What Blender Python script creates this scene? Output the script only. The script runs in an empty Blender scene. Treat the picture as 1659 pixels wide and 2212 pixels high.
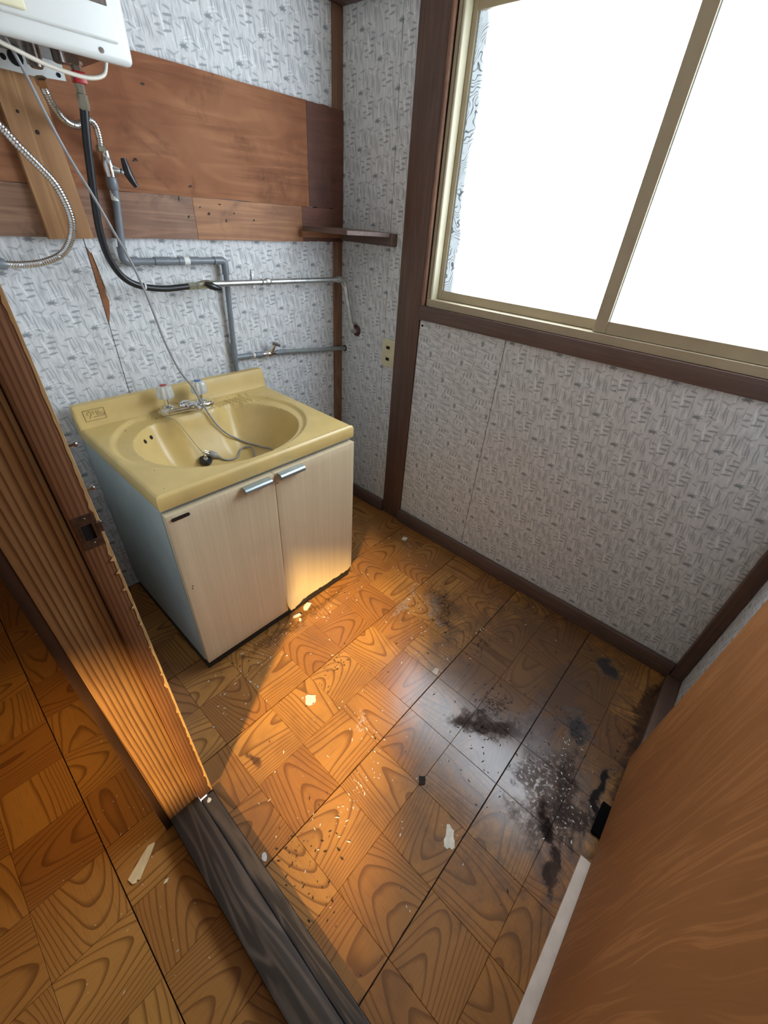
import bpy, bmesh, math, random
from mathutils import Vector, Matrix
random.seed(7)
C = bpy.context.scene.collection
S = bpy.context.scene

# ---------------------------------------------------------------- camera
FPX = 893.95                                   # focal length in pixels of a 1659 x 2212 frame
yaw, pitch, roll = math.radians(39.644), math.radians(35.487), math.radians(4.442)
fw = Vector((math.cos(yaw) * math.cos(pitch), math.sin(yaw) * math.cos(pitch), -math.sin(pitch)))
rt = Vector((math.sin(yaw), -math.cos(yaw), 0))
up = rt.cross(fw)
rt, up = rt * math.cos(roll) + up * math.sin(roll), up * math.cos(roll) - rt * math.sin(roll)
cam = bpy.data.cameras.new('camera')
cam.sensor_fit = 'VERTICAL'; cam.sensor_height = 24.0; cam.sensor_width = 18.0
cam.lens = FPX / 2212 * 24.0
cam.clip_start = 0.01
co = bpy.data.objects.new('camera', cam); C.objects.link(co)
m = Matrix((rt, up, -fw)).transposed().to_4x4()
m.translation = Vector((-1.3383, -1.4387, 1.2278))
co.matrix_world = m
S.camera = co

# ---------------------------------------------------------------- light and exposure
WIN_STRENGTH = 12.8                              # lit frosted panes
HALL_SKY = 1.6
w = bpy.data.worlds.new('sky'); S.world = w; w.use_nodes = True
w.node_tree.nodes['Background'].inputs[0].default_value = (1.0, 0.95, 0.88, 1)
w.node_tree.nodes['Background'].inputs[1].default_value = HALL_SKY
sd = bpy.data.lights.new('low_sun', 'SUN'); sd.energy = 11.0; sd.color = (1.0, 0.66, 0.24); sd.angle = math.radians(3.6)
so = bpy.data.objects.new('low_sun', sd); C.objects.link(so)
SUN_EL = math.radians(27); SUN_AZ = math.radians(32)
sdir = Vector((math.cos(SUN_AZ) * math.cos(SUN_EL), math.sin(SUN_AZ) * math.cos(SUN_EL), -math.sin(SUN_EL)))
so.rotation_euler = sdir.to_track_quat('-Z', 'Y').to_euler(); so.location = (-4, -3, 3)
vs = S.view_settings
vs.view_transform = 'Standard'; vs.look = 'None'; vs.exposure = 0.0; vs.gamma = 1.0; vs.use_curve_mapping = False

# ---------------------------------------------------------------- helpers
def tag(o, label=None, cat=None, group=None, kind=None):
    if label: o['label'] = label
    if cat: o['category'] = cat
    if group: o['group'] = group
    if kind: o['kind'] = kind
    return o
def empty(name, loc):
    o = bpy.data.objects.new(name, None); C.objects.link(o); o.location = loc; o.empty_display_size = 0.05
    return o
def obj(name, bm, mats, parent=None, smooth=None, keep=False):
    if not keep: bmesh.ops.recalc_face_normals(bm, faces=bm.faces)
    me = bpy.data.meshes.new(name); bm.to_mesh(me); bm.free()
    for mt in (mats if isinstance(mats, (list, tuple)) else [mats]): me.materials.append(mt)
    if smooth is not None:
        me.polygons.foreach_set('use_smooth', [True] * len(me.polygons))
        me.set_sharp_from_angle(angle=math.radians(smooth))
    o = bpy.data.objects.new(name, me); C.objects.link(o)
    if parent is not None: adopt(o, parent)
    return o
def wloc(p):
    v = Vector((0, 0, 0))
    while p is not None: v = v + p.location; p = p.parent
    return v
def adopt(o, parent):
    # meshes are written in room coordinates: move the vertices into the parent's frame
    d = wloc(parent)
    if d.length > 0: o.data.transform(Matrix.Translation(-d))
    o.parent = parent
def B(): return bmesh.new()
def box(bm, lo, hi, bevel=0.0, seg=2, mat=0):
    r = bmesh.ops.create_cube(bm, size=1.0)
    vs_ = r['verts']
    lo, hi = Vector(lo), Vector(hi); c = (lo + hi) / 2; s = hi - lo
    for v in vs_: v.co = Vector((v.co.x * s.x, v.co.y * s.y, v.co.z * s.z)) + c
    fs = {f for v in vs_ for f in v.link_faces}
    for f in fs: f.material_index = mat
    if bevel > 0:
        es = list({e for v in vs_ for e in v.link_edges})
        r2 = bmesh.ops.bevel(bm, geom=es, offset=min(bevel, min(s) * 0.45), segments=seg, profile=0.5, affect='EDGES')
        for f in r2['faces']: f.material_index = mat
    return bm
def bx(lo, hi, bevel=0.0, seg=2): return box(B(), lo, hi, bevel, seg)
def catmull(pts, step):
    P = [Vector(p) for p in pts]
    P = [P[0] * 2 - P[1]] + P + [P[-1] * 2 - P[-2]]
    out = []
    for i in range(1, len(P) - 2):
        n = max(1, int(math.ceil((P[i + 1] - P[i]).length / step)))
        for k in range(n):
            t = k / n
            a, b, c, d = P[i - 1], P[i], P[i + 1], P[i + 2]
            out.append(0.5 * ((2 * b) + (c - a) * t + (2 * a - 5 * b + 4 * c - d) * t * t + (3 * b - a - 3 * c + d) * t ** 3))
    out.append(P[-2].copy())
    return out
def tube(bm, pts, r, seg=12, mat=0, cap=True):
    """sweep a circle along points; r is a number or a function of (index, count)"""
    n = len(pts); pts = [Vector(p) for p in pts]
    T = [(pts[min(i + 1, n - 1)] - pts[max(i - 1, 0)]).normalized() for i in range(n)]
    u = T[0].orthogonal().normalized(); rings = []
    for i in range(n):
        u = (u - T[i] * u.dot(T[i])).normalized(); v = T[i].cross(u)
        rr = r(i, n) if callable(r) else r
        rings.append([bm.verts.new(pts[i] + (u * math.cos(2 * math.pi * k / seg) + v * math.sin(2 * math.pi * k / seg)) * rr) for k in range(seg)])
    for i in range(n - 1):
        for k in range(seg):
            f = bm.faces.new((rings[i][k], rings[i][(k + 1) % seg], rings[i + 1][(k + 1) % seg], rings[i + 1][k])); f.material_index = mat
    if cap:
        for rg in (rings[0][::-1], rings[-1]):
            f = bm.faces.new(rg); f.material_index = mat
    return bm
def rod(bm, a, b, r, seg=14, mat=0): return tube(bm, [Vector(a), Vector(b)], r, seg, mat)
def lathe(bm, a, axis, prof, seg=20, mat=0):
    """profile = [(distance along axis, radius)] from point a"""
    ax = Vector(axis).normalized(); u = ax.orthogonal().normalized(); v = ax.cross(u); a = Vector(a); rings = []
    for d, r in prof:
        rings.append([bm.verts.new(a + ax * d + (u * math.cos(2 * math.pi * k / seg) + v * math.sin(2 * math.pi * k / seg)) * max(r, 1e-5)) for k in range(seg)])
    for i in range(len(rings) - 1):
        for k in range(seg):
            f = bm.faces.new((rings[i][k], rings[i][(k + 1) % seg], rings[i + 1][(k + 1) % seg], rings[i + 1][k])); f.material_index = mat
    for rg in (rings[0][::-1], rings[-1]): bm.faces.new(rg).material_index = mat
    return bm
def prism(bm, poly, d, mat=0):
    """extrude a polygon of 3-D points along vector d"""
    d = Vector(d); a = [bm.verts.new(Vector(p)) for p in poly]; b = [bm.verts.new(Vector(p) + d) for p in poly]
    n = len(poly)
    bm.faces.new(a[::-1]).material_index = mat; bm.faces.new(b).material_index = mat
    for i in range(n): bm.faces.new((a[i], a[(i + 1) % n], b[(i + 1) % n], b[i])).material_index = mat
    return bm
def ball(bm, c, r, mat=0, u=10, v=7):
    r_ = bmesh.ops.create_uvsphere(bm, u_segments=u, v_segments=v, radius=r, matrix=Matrix.Translation(c))
    for f in {f for q in r_['verts'] for f in q.link_faces}: f.material_index = mat
    return bm
def arc(c, e1, e2, r, a0, a1, n=8):
    c, e1, e2 = Vector(c), Vector(e1), Vector(e2)
    return [c + e1 * r * math.cos(a0 + (a1 - a0) * i / n) + e2 * r * math.sin(a0 + (a1 - a0) * i / n) for i in range(n + 1)]

# ---------------------------------------------------------------- node helpers
class NT:
    def __init__(s, nt): s.nt = nt
    def n(s, t, **kw):
        nd = s.nt.nodes.new(t)
        for k, v in kw.items(): setattr(nd, k, v)
        return nd
    def put(s, sock, v):
        if isinstance(v, bpy.types.NodeSocket): s.nt.links.new(v, sock)
        elif v is not None: sock.default_value = v
    def m(s, op, a, b=None, c=None, clamp=False):
        nd = s.n('ShaderNodeMath', operation=op, use_clamp=clamp)
        for i, v in enumerate((a, b, c)):
            if v is not None: s.put(nd.inputs[i], v)
        return nd.outputs[0]
    def v(s, op, a, b=None, c=None, out=0):
        nd = s.n('ShaderNodeVectorMath', operation=op)
        for i, q in enumerate((a, b, c)):
            if q is not None: s.put(nd.inputs[i], q)
        return nd.outputs['Value'] if op in ('DOT_PRODUCT', 'LENGTH', 'DISTANCE') else nd.outputs[0]
    def xyz(s, x, y, z):
        nd = s.n('ShaderNodeCombineXYZ')
        for i, q in enumerate((x, y, z)): s.put(nd.inputs[i], q)
        return nd.outputs[0]
    def sep(s, v):
        nd = s.n('ShaderNodeSeparateXYZ'); s.put(nd.inputs[0], v); return nd.outputs
    def noise(s, vec, scale=1.0, detail=3, rough=0.5, dist=0.0, w=None):
        nd = s.n('ShaderNodeTexNoise', noise_dimensions='4D' if w is not None else '3D')
        s.put(nd.inputs['Vector'], vec); s.put(nd.inputs['Scale'], scale); s.put(nd.inputs['Detail'], detail)
        s.put(nd.inputs['Roughness'], rough); s.put(nd.inputs['Distortion'], dist)
        if w is not None: s.put(nd.inputs['W'], w)
        return nd.outputs[0]
    def mix(s, f, a, b):
        nd = s.n('ShaderNodeMix', data_type='RGBA')
        s.put(nd.inputs[0], f); s.put(nd.inputs[6], col(a)); s.put(nd.inputs[7], col(b)); return nd.outputs[2]
    def ramp(s, f, stops):
        nd = s.n('ShaderNodeValToRGB'); e = nd.color_ramp.elements
        while len(e) < len(stops): e.new(0.5)
        for q, (p, c) in zip(e, stops): q.position = p; q.color = col(c) if not isinstance(c, (int, float)) else (c, c, c, 1)
        s.put(nd.inputs[0], f); return nd.outputs[0]
    def smooth(s, x, a, b):
        nd = s.n('ShaderNodeMapRange', interpolation_type='SMOOTHSTEP'); s.put(nd.inputs[0], x)
        nd.inputs[1].default_value = a; nd.inputs[2].default_value = b; return nd.outputs[0]
    def bump(s, h, strength=0.2, dist=0.001):
        nd = s.n('ShaderNodeBump'); s.put(nd.inputs['Height'], h); nd.inputs['Strength'].default_value = strength
        nd.inputs['Distance'].default_value = dist; return nd.outputs[0]
def col(c):
    if isinstance(c, bpy.types.NodeSocket): return c
    return (c[0], c[1], c[2], 1.0)
def mat(name):
    mt = bpy.data.materials.new(name); mt.use_nodes = True
    N = NT(mt.node_tree); P = mt.node_tree.nodes['Principled BSDF']
    return mt, N, P
def setp(N, P, **kw):
    names = dict(color='Base Color', rough='Roughness', metal='Metallic', normal='Normal', spec='Specular IOR Level', ior='IOR', trans='Transmission Weight', coat='Coat Weight', coatr='Coat Roughness')
    for k, v in kw.items():
        if k == 'color' and not isinstance(v, bpy.types.NodeSocket): v = col(v)
        N.put(P.inputs[names[k]], v)
def plain(name, c, rough=0.5, metal=0.0, var=0.08, scale=30.0, bump=0.0, **kw):
    """a paint, plastic or metal with slight uneven colour"""
    mt, N, P = mat(name)
    co_ = N.n('ShaderNodeTexCoord').outputs['Object']
    f = N.noise(co_, scale, 4, 0.6)
    d = [max(0, x * (1 - var)) for x in c]; l = [min(1, x * (1 + var)) for x in c]
    setp(N, P, color=N.mix(N.smooth(f, 0.3, 0.7), d, l), rough=rough, metal=metal, **kw)
    if bump: setp(N, P, normal=N.bump(f, bump, 0.001))
    return mt
def wood(name, light, mid, dark, axis='z', ring=38.0, along=2.2, rough=0.55, line=0.7, blotch=0.35, seed=0.0, fine=0.35, knots=0.0, dirt=None, spec=0.4):
    """sawn timber: distorted bands stretched along one axis, with fibres and blotches"""
    mt, N, P = mat(name)
    co_ = N.n('ShaderNodeTexCoord').outputs['Object']
    rnd = N.n('ShaderNodeObjectInfo').outputs['Random']
    sc = {'x': (along, ring, ring), 'y': (ring, along, ring), 'z': (ring, ring, along)}[axis]
    off = N.v('ADD', co_, (seed, seed * 1.7, seed * 0.6))
    off = N.v('ADD', off, N.xyz(N.m('MULTIPLY', rnd, 3.1), N.m('MULTIPLY', rnd, 5.3), N.m('MULTIPLY', rnd, 1.9)))
    st = N.v('MULTIPLY', off, sc)
    warp = N.noise(N.v('MULTIPLY', st, (0.35, 0.35, 0.35)), 1.0, 2, 0.5)
    bands = N.noise(st, 1.0, 2, 0.45, 0.6)
    t = N.m('FRACT', N.m('MULTIPLY_ADD', bands, 6.0, N.m('MULTIPLY', warp, 4.0)))
    ln = N.smooth(N.m('ABSOLUTE', N.m('SUBTRACT', t, 0.5)), 0.5, 0.16)
    fib = N.noise(N.v('MULTIPLY', st, (5.0 if axis != 'x' else 1.6, 5.0 if axis != 'y' else 1.6, 5.0 if axis != 'z' else 1.6)), 1.0, 4, 0.6)
    blo = N.noise(off, 3.3, 4, 0.6, 0.4)
    c = N.mix(N.smooth(blo, 0.32, 0.68), light, mid)
    c = N.mix(N.m('MULTIPLY', ln, line), c, dark)
    c = N.mix(N.m('MULTIPLY', N.smooth(fib, 0.45, 0.75), fine), c, dark)
    if dirt:
        dd = N.noise(off, dirt[1], 5, 0.7, 0.5)
        c = N.mix(N.m('MULTIPLY', N.smooth(dd, 0.52, 0.72), dirt[2]), c, dirt[0])
    setp(N, P, color=c, rough=rough, spec=spec, normal=N.bump(N.m('ADD', fib, ln), 0.12, 0.0006))
    return mt

# one leaf / brush stroke of a printed pattern: a soft ellipse that repeats vertically
def leaf_group(period):
    g = bpy.data.node_groups.new('print_stroke', 'ShaderNodeTree')
    for nm, tp in (('Vector', 'NodeSocketVector'), ('Centre', 'NodeSocketVector'), ('AxisA', 'NodeSocketVector'), ('AxisB', 'NodeSocketVector')):
        g.interface.new_socket(nm, in_out='INPUT', socket_type=tp)
    g.interface.new_socket('Mask', in_out='OUTPUT', socket_type='NodeSocketFloat')
    N = NT(g); gi = N.n('NodeGroupInput'); go = N.n('NodeGroupOutput')
    d = N.v('SUBTRACT', gi.outputs[0], gi.outputs[1])
    d = N.v('WRAP', d, (1.0, period / 2, 1.0), (-1.0, -period / 2, -1.0))
    a = N.v('DOT_PRODUCT', d, gi.outputs[2]); b = N.v('DOT_PRODUCT', d, gi.outputs[3])
    # pointed ends: the half-width shrinks with distance from the middle
    a2 = N.m('MULTIPLY', a, a)
    e = N.m('MULTIPLY_ADD', b, b, a2)
    k = N.m('SUBTRACT', 1.0, e, clamp=True)
    k = N.m('MULTIPLY', k, 1.9, clamp=True)
    N.put(go.inputs[0], k)
    return g
CW, CH = 0.08, 0.14                             # a column of the bamboo print and its repeat
LEAF = leaf_group(CH)
_r = random.Random(4)
STROKES_DARK = [  # x, y, angle, half length, half width, strength
    (.056, .026, 12, .0120, .0026, .75), (.058, .040, -4, .0105, .0030, .7), (.060, .054, 8, .0115, .0026, .8), (.062, .067, -12, .0095, .0024, .6),
    (.036, .018, -6, .0095, .0024, .6), (.033, .032, 10, .0090, .0026, .65), (.031, .047, -9, .0085, .0022, .55),
    (.014, .078, 0, .0130, .0028, .85), (.014, .079, 34, .0115, .0022, .7), (.014, .077, -38, .0115, .0022, .7), (.013, .081, 85, .007, .0026, .5),
    (.026, .108, 98, .024, .0019, .55), (.034, .114, 104, .019, .0018, .5), (.043, .104, 96, .022, .0020, .5), (.050, .112, 100, .017, .0016, .45),
    (.066, .104, 100, .024, .0022, .55), (.073, .096, 103, .020, .0018, .5), (.006, .030, 96, .024, .0020, .5), (.014, .022, 105, .020, .0018, .55),
    (.074, .020, 95, .021, .0019, .5), (.047, .086, -20, .0125, .0022, .55), (.021, .128, 14, .0130, .0022, .55), (.056, .130, -16, .0115, .0022, .5),
    (.046, .068, 80, .012, .0018, .4), (.022, .050, 94, .016, .0017, .4), (.040, .076, 25, .009, .002, .45), (.070, .132, 30, .009, .002, .4), (.070, .046, 92, .014, .0016, .4), (.008, .055, 20, .009, .0022, .45), (.006, .112, -22, .010, .0022, .5),
]
STROKES_LIGHT = [
    (.046, .040, 104, .028, .0022, .9), (.024, .048, 100, .022, .0016, .7), (.054, .100, 108, .024, .0018, .8), (.018, .104, 95, .020, .0017, .7),
    (.030, .090, 8, .016, .0017, .7), (.026, .096, 18, .015, .0015, .7), (.066, .120, -12, .015, .0016, .6), (.064, .084, 20, .013, .0016, .6), (.040, .006, 98, .018, .0016, .6), (.068, .010, 106, .018, .0016, .6),
]
def wallpaper(name, u_axis, turned=False, base=(.68, .69, .69), dark=(.25, .275, .295), light=(.84, .86, .86), stain=None):
    mt, N, P = mat(name)
    p = N.sep(N.n('ShaderNodeNewGeometry').outputs['Position'])
    u, v = p[{'x': 0, 'y': 1}[u_axis]], p[2]
    if u_axis == 'y': u = N.m('MULTIPLY', u, -1.0)
    if turned: u, v = v, u
    wob = N.noise(N.xyz(u, v, 0.0), 55.0, 2, 0.5)
    u = N.m('MULTIPLY_ADD', N.m('SUBTRACT', wob, 0.5), 0.006, u)
    cx = N.m('DIVIDE', u, CW); ci = N.m('FLOOR', cx)
    uu = N.m('MULTIPLY', N.m('FRACT', cx), CW)
    vv = N.m('MULTIPLY_ADD', ci, CH / 2, v)
    vec = N.xyz(uu, vv, 0.0)
    def total(strokes):
        acc = None
        for (x, y, an, a, b, st) in strokes:
            nd = N.n('ShaderNodeGroup'); nd.node_tree = LEAF
            an = math.radians(an)
            N.put(nd.inputs[0], vec); nd.inputs[1].default_value = (x, y, 0)
            nd.inputs[2].default_value = (math.cos(an) / a / 1.12, math.sin(an) / a / 1.12, 0)
            nd.inputs[3].default_value = (-math.sin(an) / b / 1.2, math.cos(an) / b / 1.2, 0)
            acc = N.m('MULTIPLY_ADD', nd.outputs[0], st, acc if acc is not None else 0.0)
        return N.m('MINIMUM', acc, 1.0)
    dk, lt = total(STROKES_DARK), total(STROKES_LIGHT)
    pos = N.xyz(u, v, 0.0)
    wash = N.noise(N.v('MULTIPLY', pos, (95.0, 26.0, 1.0)), 1.0, 3, 0.6)
    c = N.mix(N.m('MULTIPLY', N.smooth(wash, 0.42, 0.70), 0.42), base, dark)
    c = N.mix(N.m('MULTIPLY', lt, 0.9), c, light)
    c = N.mix(dk, c, dark)
    big = N.noise(pos, 2.5, 3, 0.6)
    c = N.mix(N.m('MULTIPLY', N.smooth(big, 0.5, 0.8), 0.18), c, (.50, .44, .38))
    setp(N, P, color=c, rough=0.6, spec=0.25)
    return mt

# ---------------------------------------------------------------- materials
M = {}
M['paper_back'] = wallpaper('bamboo_wallpaper_back', 'x')
M['paper_window'] = wallpaper('bamboo_wallpaper_window', 'y')
M['paper_turned'] = wallpaper('bamboo_wallpaper_turned', 'y', turned=True)
M['trim'] = wood('old_brown_trim', (.165, .095, .068), (.125, .070, .052), (.062, .034, .027), 'z', ring=30, along=1.5, line=.35, fine=.3, rough=.5)
M['trim_y'] = wood('old_brown_trim_level', (.160, .100, .078), (.125, .078, .064), (.062, .038, .033), 'y', ring=30, along=1.5, line=.3, fine=.3, rough=.5)
M['trim_x'] = wood('old_brown_trim_across', (.150, .085, .062), (.115, .066, .052), (.058, .034, .028), 'x', ring=30, along=1.5, line=.3, fine=.3, rough=.5)
M['post_corner'] = wood('reddish_corner_post', (.30, .165, .095), (.21, .105, .058), (.10, .048, .028), 'z', ring=30, along=1.2, line=.35, fine=.3)
M['bead'] = wood('bare_window_bead', (.36, .19, .12), (.22, .11, .07), (.09, .045, .03), 'z', ring=22, along=4, line=.3, fine=.3)
M['board'] = wood('reddish_plywood_board', (.385, .180, .090), (.235, .092, .044), (.115, .042, .022), 'x', ring=13, along=1.8, line=.25, fine=.5, blotch=.5, dirt=((.085, .032, .018), 5.0, .6), rough=.75, spec=.15)
M['board_dark'] = wood('dark_red_plywood_board', (.16, .062, .036), (.11, .040, .025), (.05, .02, .014), 'x', ring=13, along=1.8, line=.25, fine=.4, dirt=((.04, .016, .012), 6.0, .5), rough=.6)
M['board_grey'] = wood('dirty_plywood_board', (.36, .205, .125), (.24, .12, .068), (.085, .035, .02), 'x', ring=20, along=1.6, line=.35, fine=.5, dirt=((.06, .03, .02), 9.0, .7), rough=.6)
M['board_low'] = wood('orange_plywood_board', (.42, .20, .085), (.29, .125, .055), (.12, .045, .02), 'x', ring=20, along=1.6, line=.35, fine=.35, dirt=((.06, .028, .016), 9.0, .5), rough=.6)
M['batten'] = wood('pale_pine_batten', (.47, .255, .105), (.38, .19, .075), (.20, .085, .032), 'z', ring=24, along=1.2, line=.4, fine=.3, rough=.6)
M['jamb'] = wood('orange_pine_jamb', (.44, .250, .115), (.35, .190, .085), (.14, .058, .022), 'z', ring=40, along=.22, line=.75, fine=.3, rough=.5)
M['jamb_stop'] = wood('red_pine_stop', (.26, .125, .062), (.19, .086, .042), (.085, .034, .016), 'z', ring=42, along=.25, line=.5, fine=.3, rough=.5)
M['splinter'] = wood('splintered_pine', (.72, .50, .25), (.58, .36, .16), (.33, .17, .07), 'z', ring=40, along=3, line=.3, fine=.4)
M['sill_wood'] = wood('worn_grey_threshold', (.105, .082, .068), (.066, .051, .043), (.014, .012, .012), 'y', ring=22, along=2.2, line=.75, fine=.35, rough=.55, dirt=((.02, .016, .015), 6.0, .4))
M['shaded_wood'] = wood('shaded_hall_casing', (.060, .026, .014), (.045, .020, .012), (.02, .01, .007), 'z', ring=30, along=1.4, line=.3)  # casing edge stands in shadow; that shade is put into its dark colour
M['subfloor'] = plain('dark_subfloor', (.012, .009, .007), .9)
M['plaster'] = plain('hall_plaster', (.62, .50, .36), .8, var=.05, scale=8)
M['ceiling'] = plain('board_ceiling', (.55, .50, .42), .8, var=.05, scale=8)
M['alu'] = plain('beige_anodised_aluminium', (.400, .330, .215), .42, .0, var=.05, scale=12, spec=.5)
M['alu_hi'] = plain('highlight_anodised_bead', (.50, .455, .32), .38, .0, var=.04, scale=12, spec=.6)  # frame aluminium made paler: the round bead's highlight is put in its colour
M['counter'] = plain('mustard_moulded_resin', (.60, .435, .165), .36, var=.06, scale=14, spec=.45, coat=.08, coatr=.15)
M['cab_side'] = plain('pale_grey_laminate', (.37, .42, .41), .5, var=.05, scale=10)
M['cab_dark'] = plain('black_plinth', (.012, .012, .012), .5)
M['white_enamel'] = plain('white_enamel', (.66, .67, .64), .32, var=.03, scale=6, spec=.5)
M['ivory_plastic'] = plain('ivory_plastic', (.66, .61, .40), .42, var=.04, scale=20)
M['chrome'] = plain('chrome', (.72, .73, .74), .16, 1.0, var=.08, scale=60)
M['steel_flex'] = plain('stainless_hose', (.66, .66, .65), .24, 1.0, var=.1, scale=90)
M['gal'] = plain('galvanised_pipe', (.50, .51, .49), .38, 0.9, var=.18, scale=40)
M['brass_grey'] = plain('dull_plated_nut', (.50, .53, .44), .35, .9, var=.1, scale=60)
M['pvc'] = plain('grey_pvc_pipe', (.175, .195, .215), .36, var=.08, scale=25)
M['pvc_green'] = plain('grey_green_pipe', (.21, .235, .225), .38, var=.08, scale=25)
M['black_rubber'] = plain('black_rubber', (.010, .011, .013), .38, var=.1)
M['black_plastic'] = plain('black_plastic', (.014, .014, .015), .3, var=.1)
M['cord'] = plain('grey_cord', (.28, .28, .28), .45, var=.06)
M['red_plastic'] = plain('red_plastic', (.42, .02, .025), .35)
M['blue_plastic'] = plain('blue_plastic', (.03, .13, .38), .35)
M['white_tag'] = plain('white_paper_tag', (.72, .72, .68), .7)
M['scrap'] = plain('torn_paper', (.74, .70, .58), .8, var=.12, scale=80)
M['scrap_cream'] = plain('cream_paper', (.80, .68, .42), .8, var=.05, scale=40)
M['dirt'] = plain('dry_dirt', (.022, .014, .010), .9)
M['rust'] = plain('rust_brown_flange', (.075, .026, .020), .6, var=.25, scale=60)
M['strike'] = plain('tarnished_steel', (.20, .17, .15), .3, .9, var=.25, scale=80)
M['handle_alu'] = plain('satin_blue_aluminium', (.50, .60, .62), .30, .85, var=.05, scale=60)
M['hole'] = plain('dark_hole', (.004, .003, .003), .9)
M['white_sill'] = plain('pale_bare_strip', (.62, .50, .40), .6, var=.08, scale=30)
M['drain_tube'] = plain('milky_vinyl_tube', (.70, .64, .54), .35, var=.05)
M['black_mould'] = plain('mouldy_black_wood', (.004, .0035, .0035), .95, spec=.05)
M['badge'] = plain('darker_mustard', (.33, .235, .085), .5)  # darker than the counter so the raised lines stand out
M['nick'] = plain('dark_nick', (.03, .022, .015), .8)
# quarter-sawn pine: crisp dark late-wood lines running up the jamb
def pine(name, light, mid, dark, pitch, line):
    mt, N, P = mat(name)
    cc_ = N.n('ShaderNodeTexCoord').outputs['Object']; s_ = N.sep(cc_)
    wv_ = N.noise(N.v('MULTIPLY', cc_, (9.0, 9.0, 1.6)), 1.0, 3, .5)
    wd = N.noise(N.v('MULTIPLY', cc_, (30.0, 30.0, .5)), 1.0, 2, .5)
    t_ = N.m('FRACT', N.m('ADD', N.m('MULTIPLY', N.m('ADD', s_[0], N.m('MULTIPLY', s_[1], .7)), 1.0 / pitch), N.m('ADD', N.m('MULTIPLY', wv_, 1.5), N.m('MULTIPLY', wd, 2.2))))
    ln_ = N.m('MULTIPLY', N.smooth(t_, .35, .90), N.smooth(t_, 1.0, .93))
    fb = N.noise(N.v('MULTIPLY', cc_, (420.0, 420.0, 14.0)), 1.0, 3, .6)
    bl = N.noise(N.v('MULTIPLY', cc_, (6.0, 6.0, 3.0)), 1.0, 4, .6)
    c_ = N.mix(N.smooth(bl, .35, .65), light, mid)
    c_ = N.mix(N.m('MULTIPLY', ln_, line), c_, dark)
    c_ = N.mix(N.m('MULTIPLY', N.smooth(fb, .45, .75), .3), c_, dark)
    setp(N, P, color=c_, rough=.52, spec=.35, normal=N.bump(N.m('ADD', fb, N.m('MULTIPLY', ln_, -1.0)), .15, .0006))
    return mt
M['jamb'] = pine('orange_pine_jamb_lines', (.46, .255, .112), (.36, .185, .078), (.115, .045, .016), .0088, .85)
M['jamb_stop'] = pine('red_pine_stop_lines', (.27, .125, .058), (.20, .086, .040), (.075, .028, .012), .0060, .65)
# acrylic tap handles
mt, N, P = mat('clear_acrylic'); setp(N, P, color=(.90, .93, .92), rough=.12, trans=.6, ior=1.49); M['acrylic'] = mt
# cream door laminate: vertical brushed print, soiled
mt, N, P = mat('cream_door_laminate')
cc = N.n('ShaderNodeTexCoord').outputs['Object']
st = N.noise(N.v('MULTIPLY', cc, (160.0, 160.0, 2.0)), 1.0, 4, 0.6)
big = N.noise(cc, 5.0, 4, 0.6)
c = N.mix(N.smooth(st, .3, .7), (.60, .49, .32), (.67, .55, .365))
c = N.mix(N.m('MULTIPLY', N.smooth(big, .5, .75), .25), c, (.52, .41, .27))
setp(N, P, color=c, rough=.42, spec=.4); M['door_cream'] = mt
# big wood-print door leaf: vertical grain, wavy, knots
mt, N, P = mat('wood_print_door')
cc = N.n('ShaderNodeTexCoord').outputs['Object']
s = N.sep(cc)
wob = N.noise(N.v('MULTIPLY', cc, (5.0, 5.0, 1.2)), 1.0, 3, 0.5)
fx = N.m('MULTIPLY_ADD', wob, 0.16, s[0])
g1 = N.noise(N.xyz(N.m('MULTIPLY', fx, 46.0), 0.0, N.m('MULTIPLY', s[2], 1.6)), 1.0, 3, 0.55)
t = N.m('FRACT', N.m('MULTIPLY', g1, 5.0))
ln = N.smooth(N.m('ABSOLUTE', N.m('SUBTRACT', t, .5)), .5, .2)
fib = N.noise(N.xyz(N.m('MULTIPLY', fx, 320.0), 0.0, N.m('MULTIPLY', s[2], 9.0)), 1.0, 3, 0.6)
c = N.mix(N.smooth(wob, .35, .65), (.41, .178, .060), (.31, .126, .041))
c = N.mix(N.m('MULTIPLY', ln, .42), c, (.19, .068, .022))
c = N.mix(N.m('MULTIPLY', N.smooth(fib, .5, .75), .30), c, (.22, .09, .032))
vo = N.n('ShaderNodeTexVoronoi', feature='F1'); N.put(vo.inputs['Vector'], N.v('MULTIPLY', cc, (5.5, 5.5, 3.0))); vo.inputs['Scale'].default_value = 1.0
kd = vo.outputs['Distance']
kr = N.m('SINE', N.m('MULTIPLY', kd, 95.0))
km = N.smooth(kd, .17, .03)
c = N.mix(N.m('MULTIPLY', km, .55), c, N.mix(N.smooth(kr, -.5, .6), (.54, .28, .12), (.19, .07, .025)))
setp(N, P, color=c, rough=.55, spec=.14); M['door_leaf'] = mt
# lit frosted pane with an embossed swirl pattern
mt, N, P = mat('lit_frosted_pane')
cc = N.n('ShaderNodeNewGeometry').outputs['Position']; s = N.sep(cc)
sw = N.noise(cc, 14.0, 2, .5)
wv = N.m('SINE', N.m('MULTIPLY', N.m('ADD', N.m('MULTIPLY', N.m('ADD', s[1], s[2]), 1.0), N.m('MULTIPLY', sw, .22)), 420.0))
lines = N.m('MULTIPLY', N.smooth(wv, .55, .9), N.smooth(N.noise(cc, 26.0, 2, .5), .36, .5))
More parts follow.
